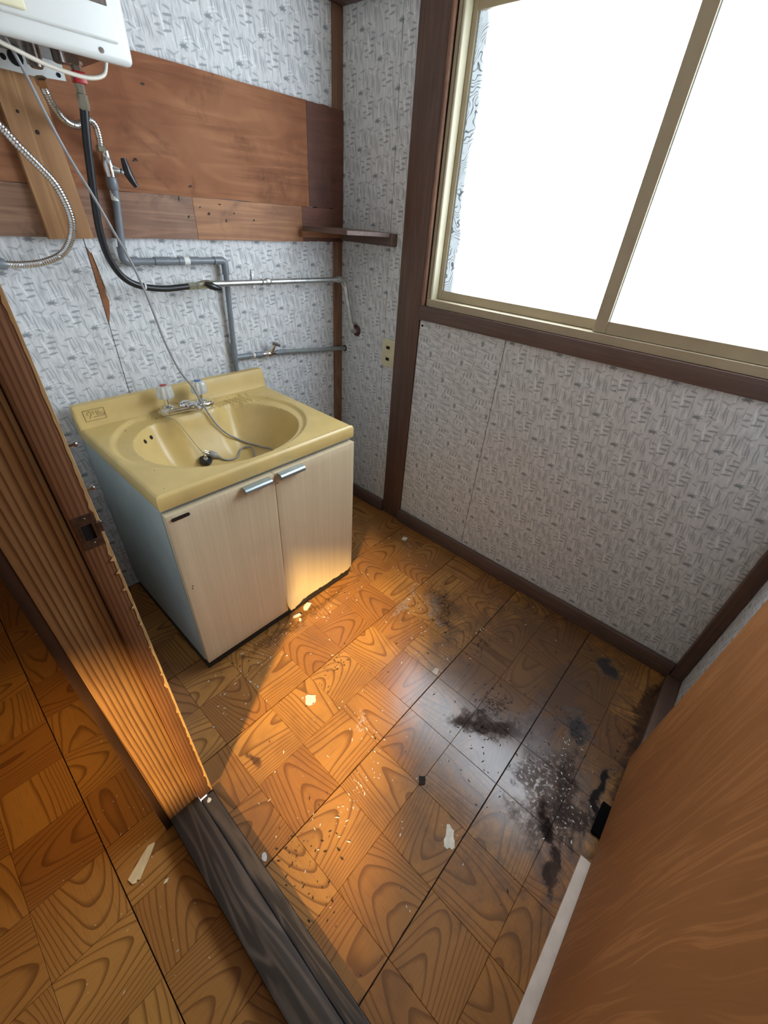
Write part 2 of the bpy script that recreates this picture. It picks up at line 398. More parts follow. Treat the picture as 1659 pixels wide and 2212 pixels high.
# toward the jamb the glow is dimmed and bluish, painted into the emission
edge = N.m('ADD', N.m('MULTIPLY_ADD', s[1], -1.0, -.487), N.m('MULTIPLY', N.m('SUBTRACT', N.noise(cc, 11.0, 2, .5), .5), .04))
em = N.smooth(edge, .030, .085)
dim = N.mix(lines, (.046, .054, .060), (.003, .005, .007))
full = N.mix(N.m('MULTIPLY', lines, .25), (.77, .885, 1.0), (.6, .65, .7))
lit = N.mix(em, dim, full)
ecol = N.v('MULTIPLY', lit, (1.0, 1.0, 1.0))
setp(N, P, color=(.25, .27, .28), rough=.35)
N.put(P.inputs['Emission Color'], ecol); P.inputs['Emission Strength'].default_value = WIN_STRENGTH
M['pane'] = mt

# parquet blocks: a cathedral grain drawn in each block's own frame, stains in room coordinates
def parquet(name, stains, light, mid, dark, rough):
    mt, N, P = mat(name)
    cc = N.n('ShaderNodeTexCoord').outputs['Object']
    rnd = N.n('ShaderNodeObjectInfo').outputs['Random']
    wn = N.n('ShaderNodeTexWhiteNoise', noise_dimensions='1D'); N.put(wn.inputs['W'], N.m('MULTIPLY', rnd, 97.0))
    r3 = N.sep(wn.outputs['Color'])
    p = N.sep(cc)
    x, y = p[0], p[1]
    warp = N.noise(N.v('MULTIPLY', cc, (5.0, 13.0, 1.0)), 1.0, 1, .4, 0.0, N.m('MULTIPLY', rnd, 40.0))
    h = N.m('DIVIDE', N.m('ADD', y, N.m('MULTIPLY', N.m('SUBTRACT', r3[0], .5), .07)), .075)
    k = N.m('MULTIPLY', N.m('SUBTRACT', r3[1], .5), 3.6)
    F = N.m('MULTIPLY_ADD', N.m('MULTIPLY', h, h), 4.3, N.m('MULTIPLY', N.m('DIVIDE', x, .075), k))
    F = N.m('ADD', F, N.m('MULTIPLY', warp, 2.4))
    t = N.m('FRACT', N.m('MULTIPLY_ADD', F, 1.05, N.m('MULTIPLY', rnd, 9.0)))
    ln = N.m('MULTIPLY', N.smooth(t, .62, .95), N.smooth(t, 1.0, .96))
    fib = N.noise(N.v('MULTIPLY', cc, (16.0, 420.0, 1.0)), 1.0, 3, .6, 0.0, N.m('MULTIPLY', rnd, 40.0))
    c = N.mix(N.smooth(r3[2], 0.0, 1.0), light, mid)
    c = N.mix(N.m('MULTIPLY', N.smooth(N.m('ABSOLUTE', h), .35, 1.0), .35), c, mid)
    c = N.mix(N.m('MULTIPLY', ln, .72), c, dark)
    c = N.mix(N.m('MULTIPLY', N.smooth(fib, .45, .75), .30), c, dark)
    rg = rough; sp_ = .5
    wp = N.n('ShaderNodeNewGeometry').outputs['Position']
    if stains:
        wn_ = N.n('ShaderNodeTexNoise'); N.put(wn_.inputs['Vector'], wp); wn_.inputs['Scale'].default_value = 15.0; wn_.inputs['Detail'].default_value = 4
        ws = N.sep(N.v('ADD', wp, N.v('MULTIPLY', N.v('SUBTRACT', wn_.outputs['Color'], (.5, .5, .5)), (.11, .11, 0.0))))
        n1 = N.noise(wp, 22.0, 5, .65); n2 = N.noise(wp, 95.0, 4, .7); n3 = N.noise(wp, 7.0, 3, .6)
        rg = N.m('MULTIPLY_ADD', n3, .14, rough - .07)
        # traffic grime
        gr = N.m('MULTIPLY', N.smooth(n3, .42, .66), .28)
        c = N.mix(gr, c, (.10, .052, .030))
        for (sx, sy, rx, ry, ang, colr, stg, fuzz, speck, rr) in stains:
            a = math.radians(ang)
            dx, dy = N.m('SUBTRACT', ws[0], sx), N.m('SUBTRACT', ws[1], sy)
            u = N.m('MULTIPLY_ADD', dx, math.cos(a) / rx, N.m('MULTIPLY', dy, math.sin(a) / rx))
            v = N.m('MULTIPLY_ADD', dx, -math.sin(a) / ry, N.m('MULTIPLY', dy, math.cos(a) / ry))
            d = N.m('SQRT', N.m('MULTIPLY_ADD', u, u, N.m('MULTIPLY', v, v)))
            d = N.m('MULTIPLY_ADD', N.m('SUBTRACT', n1, .5), fuzz, d)
            d = N.m('MULTIPLY_ADD', N.m('SUBTRACT', n2, .5), fuzz * .55, d)
            mk = N.smooth(d, 1.1, .45)
            if speck: mk = N.m('MULTIPLY', mk, N.smooth(n2, speck, speck + .1))
            mk = N.m('MULTIPLY', mk, stg)
            c = N.mix(mk, c, colr)
            if max(colr) < .06 and stg > .6: sp_ = N.m('MULTIPLY', sp_, N.m('MULTIPLY_ADD', mk, -.85, 1.0))
            if rr is not None:
                mx = N.n('ShaderNodeMix', data_type='FLOAT'); N.put(mx.inputs[0], mk); N.put(mx.inputs[2], rg); mx.inputs[3].default_value = rr
                rg = mx.outputs[0]
    setp(N, P, color=c, rough=rg, spec=sp_, normal=N.bump(N.m('ADD', fib, N.m('MULTIPLY', ln, -1.0)), .06, .0004))
    return mt
BLACK, SOOT, FILM, CHALK, BROWN = (.008, .006, .007), (.028, .019, .017), (.040, .043, .046), (.42, .38, .36), (.075, .038, .024)
STAINS = [
    (-.40, -1.36, .62, .42, 20, (.070, .042, .031), .70, 1.0, 0, None),      # the damp, browned corner, with some shade painted into its colour
    (-.62, -1.50, .25, .10, 25, (.036, .022, .020), .65, 1.9, .40, .5),
    (-.56, -1.34, .16, .06, -50, (.036, .022, .020), .62, 1.9, .42, .5),
    (-.30, -.92, .16, .07, 50, (.045, .026, .018), .6, 1.8, .40, None),
    (-.33, -1.42, .14, .085, 15, (.085, .055, .042), .6, 1.5, 0, None),
    (-.60, -1.285, .10, .035, -60, SOOT, .8, 1.9, 0, .6),
    (-.53, -1.27, .06, .03, -30, BLACK, .7, 1.8, .44, None),
    (-.62, -1.262, .085, .040, -70, BLACK, .95, 1.5, .53, None),
    (-.410, -1.505, .060, .050, 10, FILM, .88, 1.3, 0, .8),
    (-.405, -1.50, .075, .060, 10, BLACK, .9, 1.6, .56, None),
    (-.135, -1.500, .050, .036, 30, FILM, .9, 1.4, 0, .8),
    (-.135, -1.500, .065, .05, 30, BLACK, .8, 1.6, .58, None),
    (-.715, -1.535, .060, .030, 40, BLACK, .9, 1.9, 0, .6),
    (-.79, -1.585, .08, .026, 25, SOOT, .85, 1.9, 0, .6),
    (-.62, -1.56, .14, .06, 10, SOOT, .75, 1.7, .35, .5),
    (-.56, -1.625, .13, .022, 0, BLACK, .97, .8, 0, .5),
    (-.54, -1.42, .11, .07, 20, (.16, .125, .12), .6, 1.5, .38, .3),
    (-.345, -.90, .10, .042, 50, (.27, .225, .21), .6, 1.9, .47, .6),
    (-.30, -.93, .11, .035, 45, BLACK, .85, 1.7, .50, None),
    (-.29, -.87, .10, .05, 50, BLACK, .8, 1.6, .57, None),
    (-.40, -.80, .14, .014, 8, (.27, .22, .19), .7, 1.4, .42, .6),
    (-.355, -1.130, .055, .022, -10, BLACK, .97, 1.7, .50, None),
    (-.46, -.96, .10, .06, 30, BLACK, .8, 1.7, .60, None),
    (-.855, -1.020, .040, .020, 60, CHALK, .9, 1.7, .50, .8),
    (-.70, -.93, .06, .035, 20, BLACK, .7, 1.7, .58, None),
    (-1.145, -.875, .030, .018, 60, (.055, .028, .026), .8, 1.3, 0, None),
    (-1.02, -1.15, .05, .018, 10, CHALK, .8, 1.7, .58, .8),
    (-1.19, -1.12, .06, .030, 60, BLACK, .8, 1.7, .56, None),
    (-.38, -1.62, .12, .03, 0, BLACK, .8, 1.6, .53, None),
    (-.75, -.585, .38, .022, 0, (.03, .018, .012), .5, 1.2, .40, None),
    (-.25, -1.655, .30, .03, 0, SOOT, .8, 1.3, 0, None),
]
M['parquet'] = parquet('parquet_print_room', STAINS, (.46, .220, .058), (.33, .140, .038), (.125, .046, .014), .21)
M['parquet_hall'] = parquet('parquet_print_hall', None, (.50, .255, .066), (.36, .160, .042), (.14, .052, .015), .36)

# ================================================================ SETTING
ROOM_Y = -1.70                                   # wall opposite the back wall
CEIL = 2.20
nT = [0]
def trim(bm, mt, label, smooth=30, cat='trim'):
    nT[0] += 1
    return tag(obj('trim_%d' % nT[0], bm, mt, None, smooth), label, cat, kind='structure')

# ---- floors: every parquet block is a piece
floor = tag(obj('floor', bx((-1.262, -1.72, -.06), (.02, .02, -.0045)), M['subfloor']), 'orange wood parquet floor with damp black stains inside the washroom', 'floor', kind='structure')
hall = tag(obj('floor', bx((-3.05, -3.2, -.08), (-1.345, 1.3, -.0245)), M['subfloor']), 'clean orange parquet floor of the hall outside the door frame', 'floor', kind='structure')
block_cache = {}
def block_mesh(lx, ly, mt, h=.0042):
    k = (round(lx, 4), round(ly, 4), mt.name)
    if k not in block_cache:
        b = box(B(), (-lx / 2, -ly / 2, -h), (lx / 2, ly / 2, 0), .0006, 1)
        me = bpy.data.meshes.new('parquet_block'); b.to_mesh(me); b.free(); me.materials.append(mt); block_cache[k] = me
    return block_cache[k]
def lay(parent, xs, ys, bounds, mt, z, par, seam_x=(), seam_y=()):
    x0, x1, y0, y1 = bounds
    for i in range(len(xs) - 1):
        for j in range(len(ys) - 1):
            a, b = sorted((xs[i], xs[i + 1])); c, d = sorted((ys[j], ys[j + 1]))
            g = .0003
            ga = .0012 if any(abs(a - q) < 1e-4 for q in seam_x) else g
            gb = .0012 if any(abs(b - q) < 1e-4 for q in seam_x) else g
            gc = .0012 if any(abs(c - q) < 1e-4 for q in seam_y) else g
            gd = .0012 if any(abs(d - q) < 1e-4 for q in seam_y) else g
            a, b, c, d = max(a, x0) + ga, min(b, x1) - gb, max(c, y0) + gc, min(d, y1) - gd
            if b - a < .012 or d - c < .012: continue
            along_x = (i + j + par) % 2 == 0
            me = block_mesh(b - a, d - c, mt) if along_x else block_mesh(d - c, b - a, mt)
            o = bpy.data.objects.new('parquet_block', me); C.objects.link(o)
            o.location = ((a + b) / 2, (c + d) / 2, z + random.uniform(-.00025, .0001))
            o.rotation_euler.z = 0 if along_x else math.pi / 2
            if random.random() < .5: o.rotation_euler.z += math.pi
            o.parent = parent
PX, PY = .1468, .1515
xs = [.0105 - PX * i for i in range(10)]
ys = [-.0335 + PY - PY * j for j in range(14)]
seams = [q for q in ys[1::2]] if abs((ys[1] + .791) / PY - round((ys[1] + .791) / PY)) < 2 else []
seams = [-.791 + .303 * k for k in range(-3, 3)]
# column 7 (x -1.016..-1.163), row -0.94..-1.094 has its grain along x
lay(floor, xs, ys, (-1.2495, 0, ROOM_Y + .02, -.002), M['parquet'], 0, 1, (), seams)
HP = .148
hx = [-1.334 - HP * i for i in range(-1, 12)]
hy = [-.939 + HP * j for j in range(-8, 12)]
lay(hall, hx, hy, (-2.7, -1.3535, -2.1, .85), M['parquet_hall'], -.020, 1, [-1.482 - 2 * HP * k for k in range(-1, 6)], ())

# ---- walls with their wallpapered panels
back = tag(obj('wall_back', bx((-1.30, .004, -.06), (.10, .10, CEIL)), M['subfloor']), 'back wall with pale bamboo wallpaper behind the washstand', 'wall', kind='structure')
for (a, b) in ((-1.25, -.9084), (-.9062, -.002)):
    obj('wall_panel', bx((a, 0, 0), (b, .0055, CEIL - .001)), M['paper_back'], back)
# torn strip along the panel joint shows brown ply
tear = [(-.9062, 1.112), (-.899, 1.098), (-.894, 1.062), (-.8955, 1.05), (-.8915, 1.022), (-.893, 1.005), (-.889, .985), (-.8965, .955), (-.903, .935), (-.9066, .925), (-.9072, .98), (-.9066, 1.05)]
tag(obj('torn_patch', prism(B(), [(x, -.0012, z) for x, z in tear], (0, .0014, 0)), M['board'], back), 'bare brown plywood where the wallpaper is torn')
obj('peeled_edge', prism(B(), [(-.8985, -.0035, 1.10), (-.8935, -.004, 1.062), (-.8905, -.0045, 1.025), (-.888, -.004, 1.0), (-.8868, -.0015, 1.01), (-.889, -.0012, 1.035), (-.892, -.0012, 1.065), (-.896, -.0012, 1.10)], (0, .0006, 0)), M['scrap'], back)
# boards and batten behind the heater
def plank(x0, x1, z0, z1, y, th, mt, name='plank', wob=.0015, seed=1):
    rr = random.Random(seed); b = B(); n = 14
    top = [(x0 + (x1 - x0) * i / n, z1 + rr.uniform(-wob, wob)) for i in range(n + 1)]
    bot = [(x0 + (x1 - x0) * i / n, z0 + rr.uniform(-wob, wob)) for i in range(n + 1)]
    prism(b, [(x, y, z) for x, z in bot] + [(x, y, z) for x, z in top[::-1]], (0, th, 0))
    return obj(name, b, mt, back)
plank(-1.245, -.1665, 1.2380, 1.510, -.016, .015, M['board'], seed=2)
plank(-.1655, -.0045, 1.2380, 1.511, -.016, .015, M['board_dark'], seed=4)
plank(-1.245, -.6005, 1.1345, 1.2372, -.016, .015, M['board_grey'], seed=3, wob=.0006)
plank(-.5995, -.2005, 1.1340, 1.2370, -.016, .015, M['board_low'], seed=5, wob=.0006)
plank(-.1995, -.0045, 1.1345, 1.2370, -.016, .015, M['board_dark'], seed=6)
bt = obj('batten', prism(B(), [(-1.000, -.034, 1.60), (-.924, -.034, 1.60), (-.893, -.034, 1.134), (-.990, -.034, 1.131)], (0, .0175, 0)), M['batten'], back)
b = B()
for (x, z, r) in ((-.97, 1.36, .003), (-.945, 1.33, .0042), (-.985, 1.30, .002)): lathe(b, (x, -.0345, z), (0, -1, 0), [(0, r), (.0012, r * .7)], 9)
tag(obj('knot', b, M['nick'], bt), 'small dark knots in the pale batten')
b = B()
for (x, z, w_, h_, a) in ((-.74, 1.305, .007, .003, .5), (-.735, 1.306, .006, .002, -.7), (-.60, 1.262, .007, .003, .2), (-.515, 1.225, .005, .002, 0), (-.64, 1.232, .002, .008, 0), (-.58, 1.215, .004, .002, .6),
                          (-.555, 1.20, .006, .004, .3), (-.50, 1.185, .003, .005, 0), (-.47, 1.205, .003, .003, 0), (-.68, 1.455, .006, .003, 0), (-.40, 1.19, .004, .003, .4), (-.62, 1.19, .005, .003, .9), (-.35, 1.30, .004, .002, .4)):
    ca, sa = math.cos(a), math.sin(a)
    prism(b, [(x + q * ca * w_ - s * sa * h_, -.0163, z + q * sa * w_ + s * ca * h_) for q, s in ((-1, -.3), (.2, -1), (1, .1), (.1, .9))], (0, -.0006, 0))
tag(obj('chip', b, M['nick'], back, keep=False), 'dark chips and nail holes in the boards', kind='stuff')

side = tag(obj('wall_right', bx((.0055, -1.80, -.06), (.10, .004, .925)), M['subfloor']), 'window wall with grey bamboo wallpaper under the sill', 'wall', kind='structure')
obj('wall_section', bx((.0055, -.45, .925), (.10, .004, CEIL)), M['subfloor'], side)
obj('wall_section', bx((.0055, -1.80, 1.74), (.10, -.45, CEIL)), M['subfloor'], side)
for (a, b, z1, mt) in ((-.2583, -.001, CEIL - .001, 'paper_window'), (-.322, -.2603, CEIL - .001, 'paper_window'), (-.7892, -.4335, .93, 'paper_turned'), (-1.698, -.7914, .93, 'paper_window'), (-1.698, -.4335, CEIL - .001, 'paper_window')):
    z0 = 0 if z1 < 1 or a > -.4 else 1.80
    obj('wall_panel', bx((0, a, z0), (.0055, b, z1)), M[mt], side)
b = B()
for (y, z, r) in ((-.4455, .905, .0042), (-.255, 1.028, .0022)): lathe(b, (0, y, z), (-1, 0, 0), [(0, r), (.0008, r)], 12)
tag(obj('nail_hole', b, M['hole'], side), 'small black holes in the wallpaper')
b = B(); rr = random.Random(5)
for (y, z) in [(-1.0, .86), (-1.09, .85), (-.92, .895), (-1.18, .845), (-.95, .60), (-1.12, .55), (-1.26, .52), (-1.02, .68), (-1.16, .86), (-1.30, .84), (-.62, .885), (-.555, .90), (-1.64, .12), (-1.35, .42), (-1.42, .62)]:
    lathe(b, (0, y, z), (-1, 0, 0), [(0, .0016), (.0006, .0012)], 7)
tag(obj('pin_mark', b, M['hole'], side), 'tiny dark pin marks', kind='stuff')
front = tag(obj('wall_front', bx((-1.253, -1.80, -.06), (.004, ROOM_Y - .0055, CEIL)), M['subfloor']), 'narrow strip of bamboo wallpaper behind the open door', 'wall', kind='structure')
obj('wall_panel', bx((-1.25, ROOM_Y - .0055, 0), (-.0, ROOM_Y, CEIL - .001)), M['paper_back'], front)
left = tag(obj('wall_left', bx((-1.345, -.846, -.02), (-1.256, 1.3, CEIL)), M['plaster']), 'partition wall running on behind the pine door jamb', 'wall', kind='structure')
obj('wall_panel', bx((-1.256, -.846, 0), (-1.2505, -.002, CEIL - .001)), M['paper_window'], left)
obj('lintel', bx((-1.345, -1.80, 1.82), (-1.256, -.846, CEIL)), M['plaster'], left)
obj('wall_section', bx((-1.345, -3.2, -.02), (-1.256, -1.72, CEIL)), M['plaster'], left)
hallw = tag(obj('wall_hall', bx((-3.10, -3.2, -.08), (-3.0, -2.54, CEIL)), M['plaster']), 'hall wall with a window opening behind the camera', 'wall', kind='structure')
obj('wall_section', bx((-3.10, -1.30, -.08), (-3.0, 1.3, CEIL)), M['plaster'], hallw)
obj('wall_section', bx((-3.10, -2.54, -.08), (-3.0, -1.30, 1.085)), M['plaster'], hallw)
obj('wall_section', bx((-3.10, -2.54, 1.65), (-3.0, -1.30, CEIL)), M['plaster'], hallw)
tag(obj('wall_hall', bx((-3.10, -3.3, -.08), (-1.256, -3.2, CEIL)), M['plaster']), 'end wall of the hall out of the picture', 'wall', kind='structure')
tag(obj('wall_hall', bx((-3.10, 1.3, -.08), (-1.256, 1.4, CEIL)), M['plaster']), 'far end wall of the hall out of the picture', 'wall', kind='structure')
tag(obj('ceiling', bx((-3.10, -3.3, CEIL), (.10, 1.4, CEIL + .08)), M['ceiling']), 'pale board ceiling above the washroom and hall', 'ceiling', kind='structure')

# ---- posts, rails, sills
trim(bx((-.043, -.010, 0), (-.0005, -.0002, 1.746), .002), M['post_corner'], 'thin reddish wooden corner post right of the boards')
trim(bx((-.030, -.432, 0), (-.0003, -.324, CEIL), .003), M['trim'], 'wide dark brown post left of the window') if False else trim(bx((-.008, -.432, 0), (.0, -.324, CEIL - .001), .0025), M['trim'], 'wide dark brown post left of the window')
trim(bx((-1.25, -.030, 1.746), (-.0005, -.0005, 1.84), .002), M['trim_x'], 'dark brown rail along the top of the back wall')
trim(bx((-.030, -.3235, 1.746), (-.0005, -.031, 1.84), .002), M['trim_y'], 'dark brown rail above the narrow paper strip by the corner')
st = trim(bx((-.012, -1.663, .9255), (.045, -.4325, .9725), .0025), M['trim_y'], 'brown wooden sill rail below the window')
b = B(); rod(b, (-.004, -.4405, .9735), (-.004, -.4405, 1.745), .0085, 14)
obj('window_bead', b, M['bead'], st, 40)
trim(bx((-.020, -1.6625, 0), (-.0003, -.4325, .0635), .004), M['trim_y'], 'dark brown baseboard under the window wall')
trim(bx((-.020, -.3235, 0), (-.0003, -.012, .0635), .004), M['trim_y'], 'short dark baseboard right of the washstand')
trim(bx((-.50, -.014, 0), (-.044, -.0005, .0635), .003), M['trim_x'], 'dark baseboard on the back wall right of the washstand')
trim(bx((-.030, -1.699, 0), (-.0003, -1.6635, CEIL - .001), .0025), M['trim'], 'dark brown corner post right of the wallpaper')
trim(bx((-.58, -1.699, 0), (-.0305, -1.655, .030), .004), M['trim_x'], 'low brown floor rail in front of the right corner post')
trim(bx((-1.2495, -1.699, .0), (-.72, -1.6265, .0055), .0012), M['white_sill'], 'pale bare strip on the floor under the open door')
trim(bx((-.655, -1.668, 0.0), (-.565, -1.6265, .010), .003), M['black_mould'], 'short black rotted end of floor rail under the open door')

# ---- door frame and threshold
jb = trim(bx((-1.353, -.8595, -.020), (-1.2835, -.847, 1.80), .0015), M['jamb'], 'orange pine door jamb with bold dark grain')
trim(bx((-1.353, -1.699, 1.80), (-1.2505, -.8735, 1.83), .002), M['jamb'], 'pine head of the door frame above the picture')
js = trim(bx((-1.2830, -.8726, .0185), (-1.2515, -.847, 1.80), .0012), M['jamb_stop'], 'reddish pine stop strip with steel strike plate')
# splintered outer arris: an irregular sliver of bare wood
b = B(); rr = random.Random(11); zz = .0195; prev = None; ring_p = None
while zz < 1.79:
    wv_ = .0012 + .7 * (prev or .0012) * .5 + abs(rr.gauss(0, .0007)) + (.0025 if rr.random() < .04 else 0); prev = wv_
    r_ = [b.verts.new((-1.2507, -.8733, zz)), b.verts.new((-1.2515 - wv_, -.8733, zz)), b.verts.new((-1.2500, -.8700 + rr.uniform(-.001, .001), zz)), ]
    if ring_p:
        for k in range(3): b.faces.new((ring_p[k], ring_p[(k + 1) % 3], r_[(k + 1) % 3], r_[k]))
    ring_p = r_; zz += rr.uniform(.005, .010)
for (z, l) in ((.80, .012), (.775, .010), (.70, .009), (.74, .014), (.66, .007), (.60, .009), (.52, .008), (.86, .006)):
    prism(b, [(-1.2520, -.8738, z), (-1.2512, -.8738, z + .010), (-1.2525 - l * .5, -.8748, z + .002 + l * .2)], (.0, .0008, 0))
obj('splintered_edge', b, M['splinter'], js)
# strike plate
b = B(); y0 = -.8726
def ring_plate(bm, x0, x1, z0, z1, hx0, hx1, hz0, hz1, y, th):
    for (a, c, d, e) in ((x0, hx0, z0, z1), (hx1, x1, z0, z1), (hx0, hx1, z0, hz0), (hx0, hx1, hz1, z1)): box(bm, (a, y - th, d), (c, y, e))
ring_plate(b, -1.2795, -1.2555, .835, .888, -1.2745, -1.2600, .849, .874, y0, .0012)
ring_plate(b, -1.2752, -1.2593, .8475, .8755, -1.2738, -1.2607, .8495, .8735, y0 - .0012, .0010)
box(b, (-1.2565, y0 - .0035, .856), (-1.2495, y0 - .0002, .873), .0008, 1)
sp = obj('strike_plate', b, M['strike'], js)
b = B(); box(b, (-1.2745, y0 - .0004, .849), (-1.2600, y0 + .0002, .874)); obj('latch_hole', b, M['hole'], sp)
b = B(); lathe(b, (-1.2670, y0 - .0010, .8815), (0, -1, 0), [(0, .0032), (.0012, .0026)], 12); obj('screw', b, M['strike'], sp, 40)
b = B(); lathe(b, (-1.2670, y0 - .0010, .8415), (0, -1, 0), [(0, .0032), (.0012, .0026)], 12); obj('screw', b, M['strike'], sp, 40)
for z in (.974, .910):
    b = B(); rod(b, (-1.2516, -.853, z), (-1.243, -.853, z), .0018, 8); lathe(b, (-1.243, -.853, z), (1, 0, 0), [(0, .0022), (.003, .0048), (.005, .003)], 10)
    tag(obj('pin', b, M['strike'], js, 40), 'small dark metal pin on the hidden side of the strip')
trim(bx((-1.368, -.858, -.0195), (-1.3535, -.8485, CEIL - .002), .001), M['shaded_wood'], 'casing edge left of the jamb, its shade painted dark brown')
th = trim(bx((-1.353, -1.699, -.020), (-1.2835, -.8605, .020), .0022), M['sill_wood'], 'worn grey black wooden threshold between hall and washroom', cat='threshold')
obj('rebate', bx((-1.2830, -1.699, -.003), (-1.2505, -.8735, .0155), .0022), M['sill_wood'], th)

# ================================================================ WINDOW
win = tag(obj('window_1', bx((.0, -.4625, .974), (.06, -.4515, 1.742), .001), M['alu']), 'bright frosted sliding window in beige aluminium frame', 'window', kind='structure')
obj('frame_rail', bx((-.004, -1.66, .9735), (.06, -.4635, .9975), .0012), M['alu'], win)
obj('frame_rail', bx((-.004, -1.66, 1.7085), (.06, -.4635, 1.742), .0012), M['alu'], win)
b = B(); rod(b, (.004, -.4695, .998), (.004, -.4695, 1.708), .0062, 12); box(b, (.004, -.4757, .998), (.05, -.4633, 1.708))
obj('frame_bead', b, M['alu_hi'], win, 40)
obj('frame_stile', bx((.0, -1.66, .998), (.06, -1.645, 1.708), .001), M['alu'], win)
def sash(x, y0, y1, wl, wr, label):
    z0, z1, zb, zt_ = .9985, 1.7075, (1.0262 if x > .02 else 1.030), 1.682
    s = obj('sash', bx((x, y0, z0), (x + .022, y0 + wl, z1), .0012), M['alu'], win)    # far stile
    obj('stile', bx((x, y1 - wr, z0), (x + .022, y1, z1), .0012), M['alu'], s)
    obj('rail', bx((x + .0012, y0 + wl + .0003, z0), (x + .0208, y1 - wr - .0003, zb), .001), M['alu'], s)
    obj('rail', bx((x + .0012, y0 + wl + .0003, zt_), (x + .0208, y1 - wr - .0003, z1), .001), M['alu'], s)
    b = B()
    for (a, c, d, e) in ((y0 + wl - .0006, y0 + wl + .003, zb - .0005, zt_), (y1 - wr - .003, y1 - wr + .0006, zb - .0005, zt_)): box(b, (x + .006, a, d), (x + .013, c, e))
    obj('gasket', b, M['cab_side'], s)
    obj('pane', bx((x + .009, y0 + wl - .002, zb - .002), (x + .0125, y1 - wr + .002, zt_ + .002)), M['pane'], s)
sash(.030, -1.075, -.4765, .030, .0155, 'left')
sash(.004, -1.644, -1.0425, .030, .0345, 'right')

# ================================================================ OPEN DOOR
dv = Vector((-1.246 + .419, -1.650 + 1.6405, 0)).normalized()
dn = Vector((-dv.y, dv.x, 0))                   # across the leaf
p0 = Vector((-.419, -1.6405, .038)); L = .822; T = .034
if dn.y > 0: dn = -dn
b = B(); prism(b, [p0, p0 + dv * L, p0 + dv * L + dn * T, p0 + dn * T], (0, 0, 1.755))
es = [e for e in b.edges]; bmesh.ops.bevel(b, geom=es, offset=.0015, segments=2, affect='EDGES')
door = tag(obj('door_1', b, M['door_leaf'], None, 35), 'wood grain door leaf standing open in the lower right', 'door', kind='structure')
b = B(); q = p0 + dv * .065 + Vector((0, 0, .86))
lathe(b, q - dn * .0, -dn, [(0, .026), (.004, .026), (.006, .012), (.028, .011), (.032, .022), (.045, .027), (.056, .024), (.060, .010)], 24)
obj('door_knob', b, M['chrome'], door, 40)

# ================================================================ WASHSTAND
XL, XR, YF, YB, ZT = -1.083, -.4495, -.546, -.0290, .668
ws_ = tag(empty('washstand', ((XL + XR) / 2, (YF + YB) / 2, 0)), 'mustard yellow washstand with cream two-door cabinet against the back wall', 'washstand')
def sst(x, a, b):
    t = min(1, max(0, (x - a) / (b - a))); return t * t * (3 - 2 * t)
def top_z(x, y):
    z = ZT
    # backsplash ridge
    z += .064 * sst(y, -.066, -.047)
    # outer shallow recess of the oval
    e1 = ((x + .775) / .292) ** 2 + ((y + .272) / .252) ** 2
    deck = sst(abs(x + .778), .098, .070) * sst(y, -.165, -.150)          # tap deck keeps its height
    z -= .010 * sst(e1, 1.0, .90) * (1 - deck) * (1 - sst(y, -.084, -.066))
    # bowl, flattened behind the tap deck
    e2 = ((x + .772) / .246) ** 2 + ((y + .296) / .208) ** 2
    d = 1 - math.sqrt(max(e2, 0))
    flat = (-.150 - y) / .205                                             # distance in front of the deck edge
    if abs(x + .778) < .16:
        k = sst(abs(x + .778), .15, .055)
        d = d * (1 - k) + min(d, flat) * k
    depth = .150 * (1 - (1 - min(1, max(0, d) / .62)) ** 2.6) if d > 0 else 0
    z -= depth
    # soap ribs right of the tap
    if -.665 < x < -.545 and -.150 < y < -.085 and d < 0.02:
        ph = (x + .655) / .020 + (y + .12) * 14
        z += .0055 * max(0, math.sin(ph * 2 * math.pi)) * sst(x, -.660, -.645) * sst(x, -.548, -.560)
    # front roll
    z += .0022 * sst(y, -.532, -.541) * sst(y, -.546, -.543)
    return z
b = B(); NX, NY = 150, 130
R_ = .009
def ease(t): return t
gx = [XL + R_ * .29 + (XR - XL - 2 * R_ * .29) * i / NX for i in range(NX + 1)]
gy = [YF + R_ * .29 + (YB - YF - R_ * .29) * j / NY for j in range(NY + 1)]
V = [[None] * (NY + 1) for _ in range(NX + 1)]
for i, x in enumerate(gx):
    for j, y in enumerate(gy):
        e = min(x - XL, XR - x, y - YF)
        z = top_z(x, y) - (R_ - math.sqrt(max(0, R_ * R_ - (R_ - e) ** 2)) if e < R_ else 0)
        V[i][j] = b.verts.new((x, y, z))
for i in range(NX):
    for j in range(NY): b.faces.new((V[i][j], V[i + 1][j], V[i + 1][j + 1], V[i][j + 1]))
loop = [V[i][0] for i in range(NX + 1)] + [V[NX][j] for j in range(1, NY + 1)] + [V[i][NY] for i in range(NX - 1, -1, -1)] + [V[0][j] for j in range(NY - 1, 0, -1)]
def clampo(v, off, z):
    return b.verts.new((min(max(v.co.x, XL + .003), XR - .003) + (-off if v.co.x < XL + .006 else off if v.co.x > XR - .006 else 0), v.co.y - (off if v.co.y < YF + .006 else 0), z))
def skirt(prev, off, zf):
    cur = [clampo(v, off, zf(v)) for v in loop]
    for k in range(len(loop)): b.faces.new((prev[k], prev[(k + 1) % len(loop)], cur[(k + 1) % len(loop)], cur[k]))
    return cur
c1 = skirt(loop, .003, lambda v: min(v.co.z, ZT + .05) - R_ * .75)
c2 = skirt(c1, .003, lambda v: .634)
c3 = skirt(c2, .001, lambda v: .628)
counter = obj('basin_counter', b, M['counter'], ws_, 38)
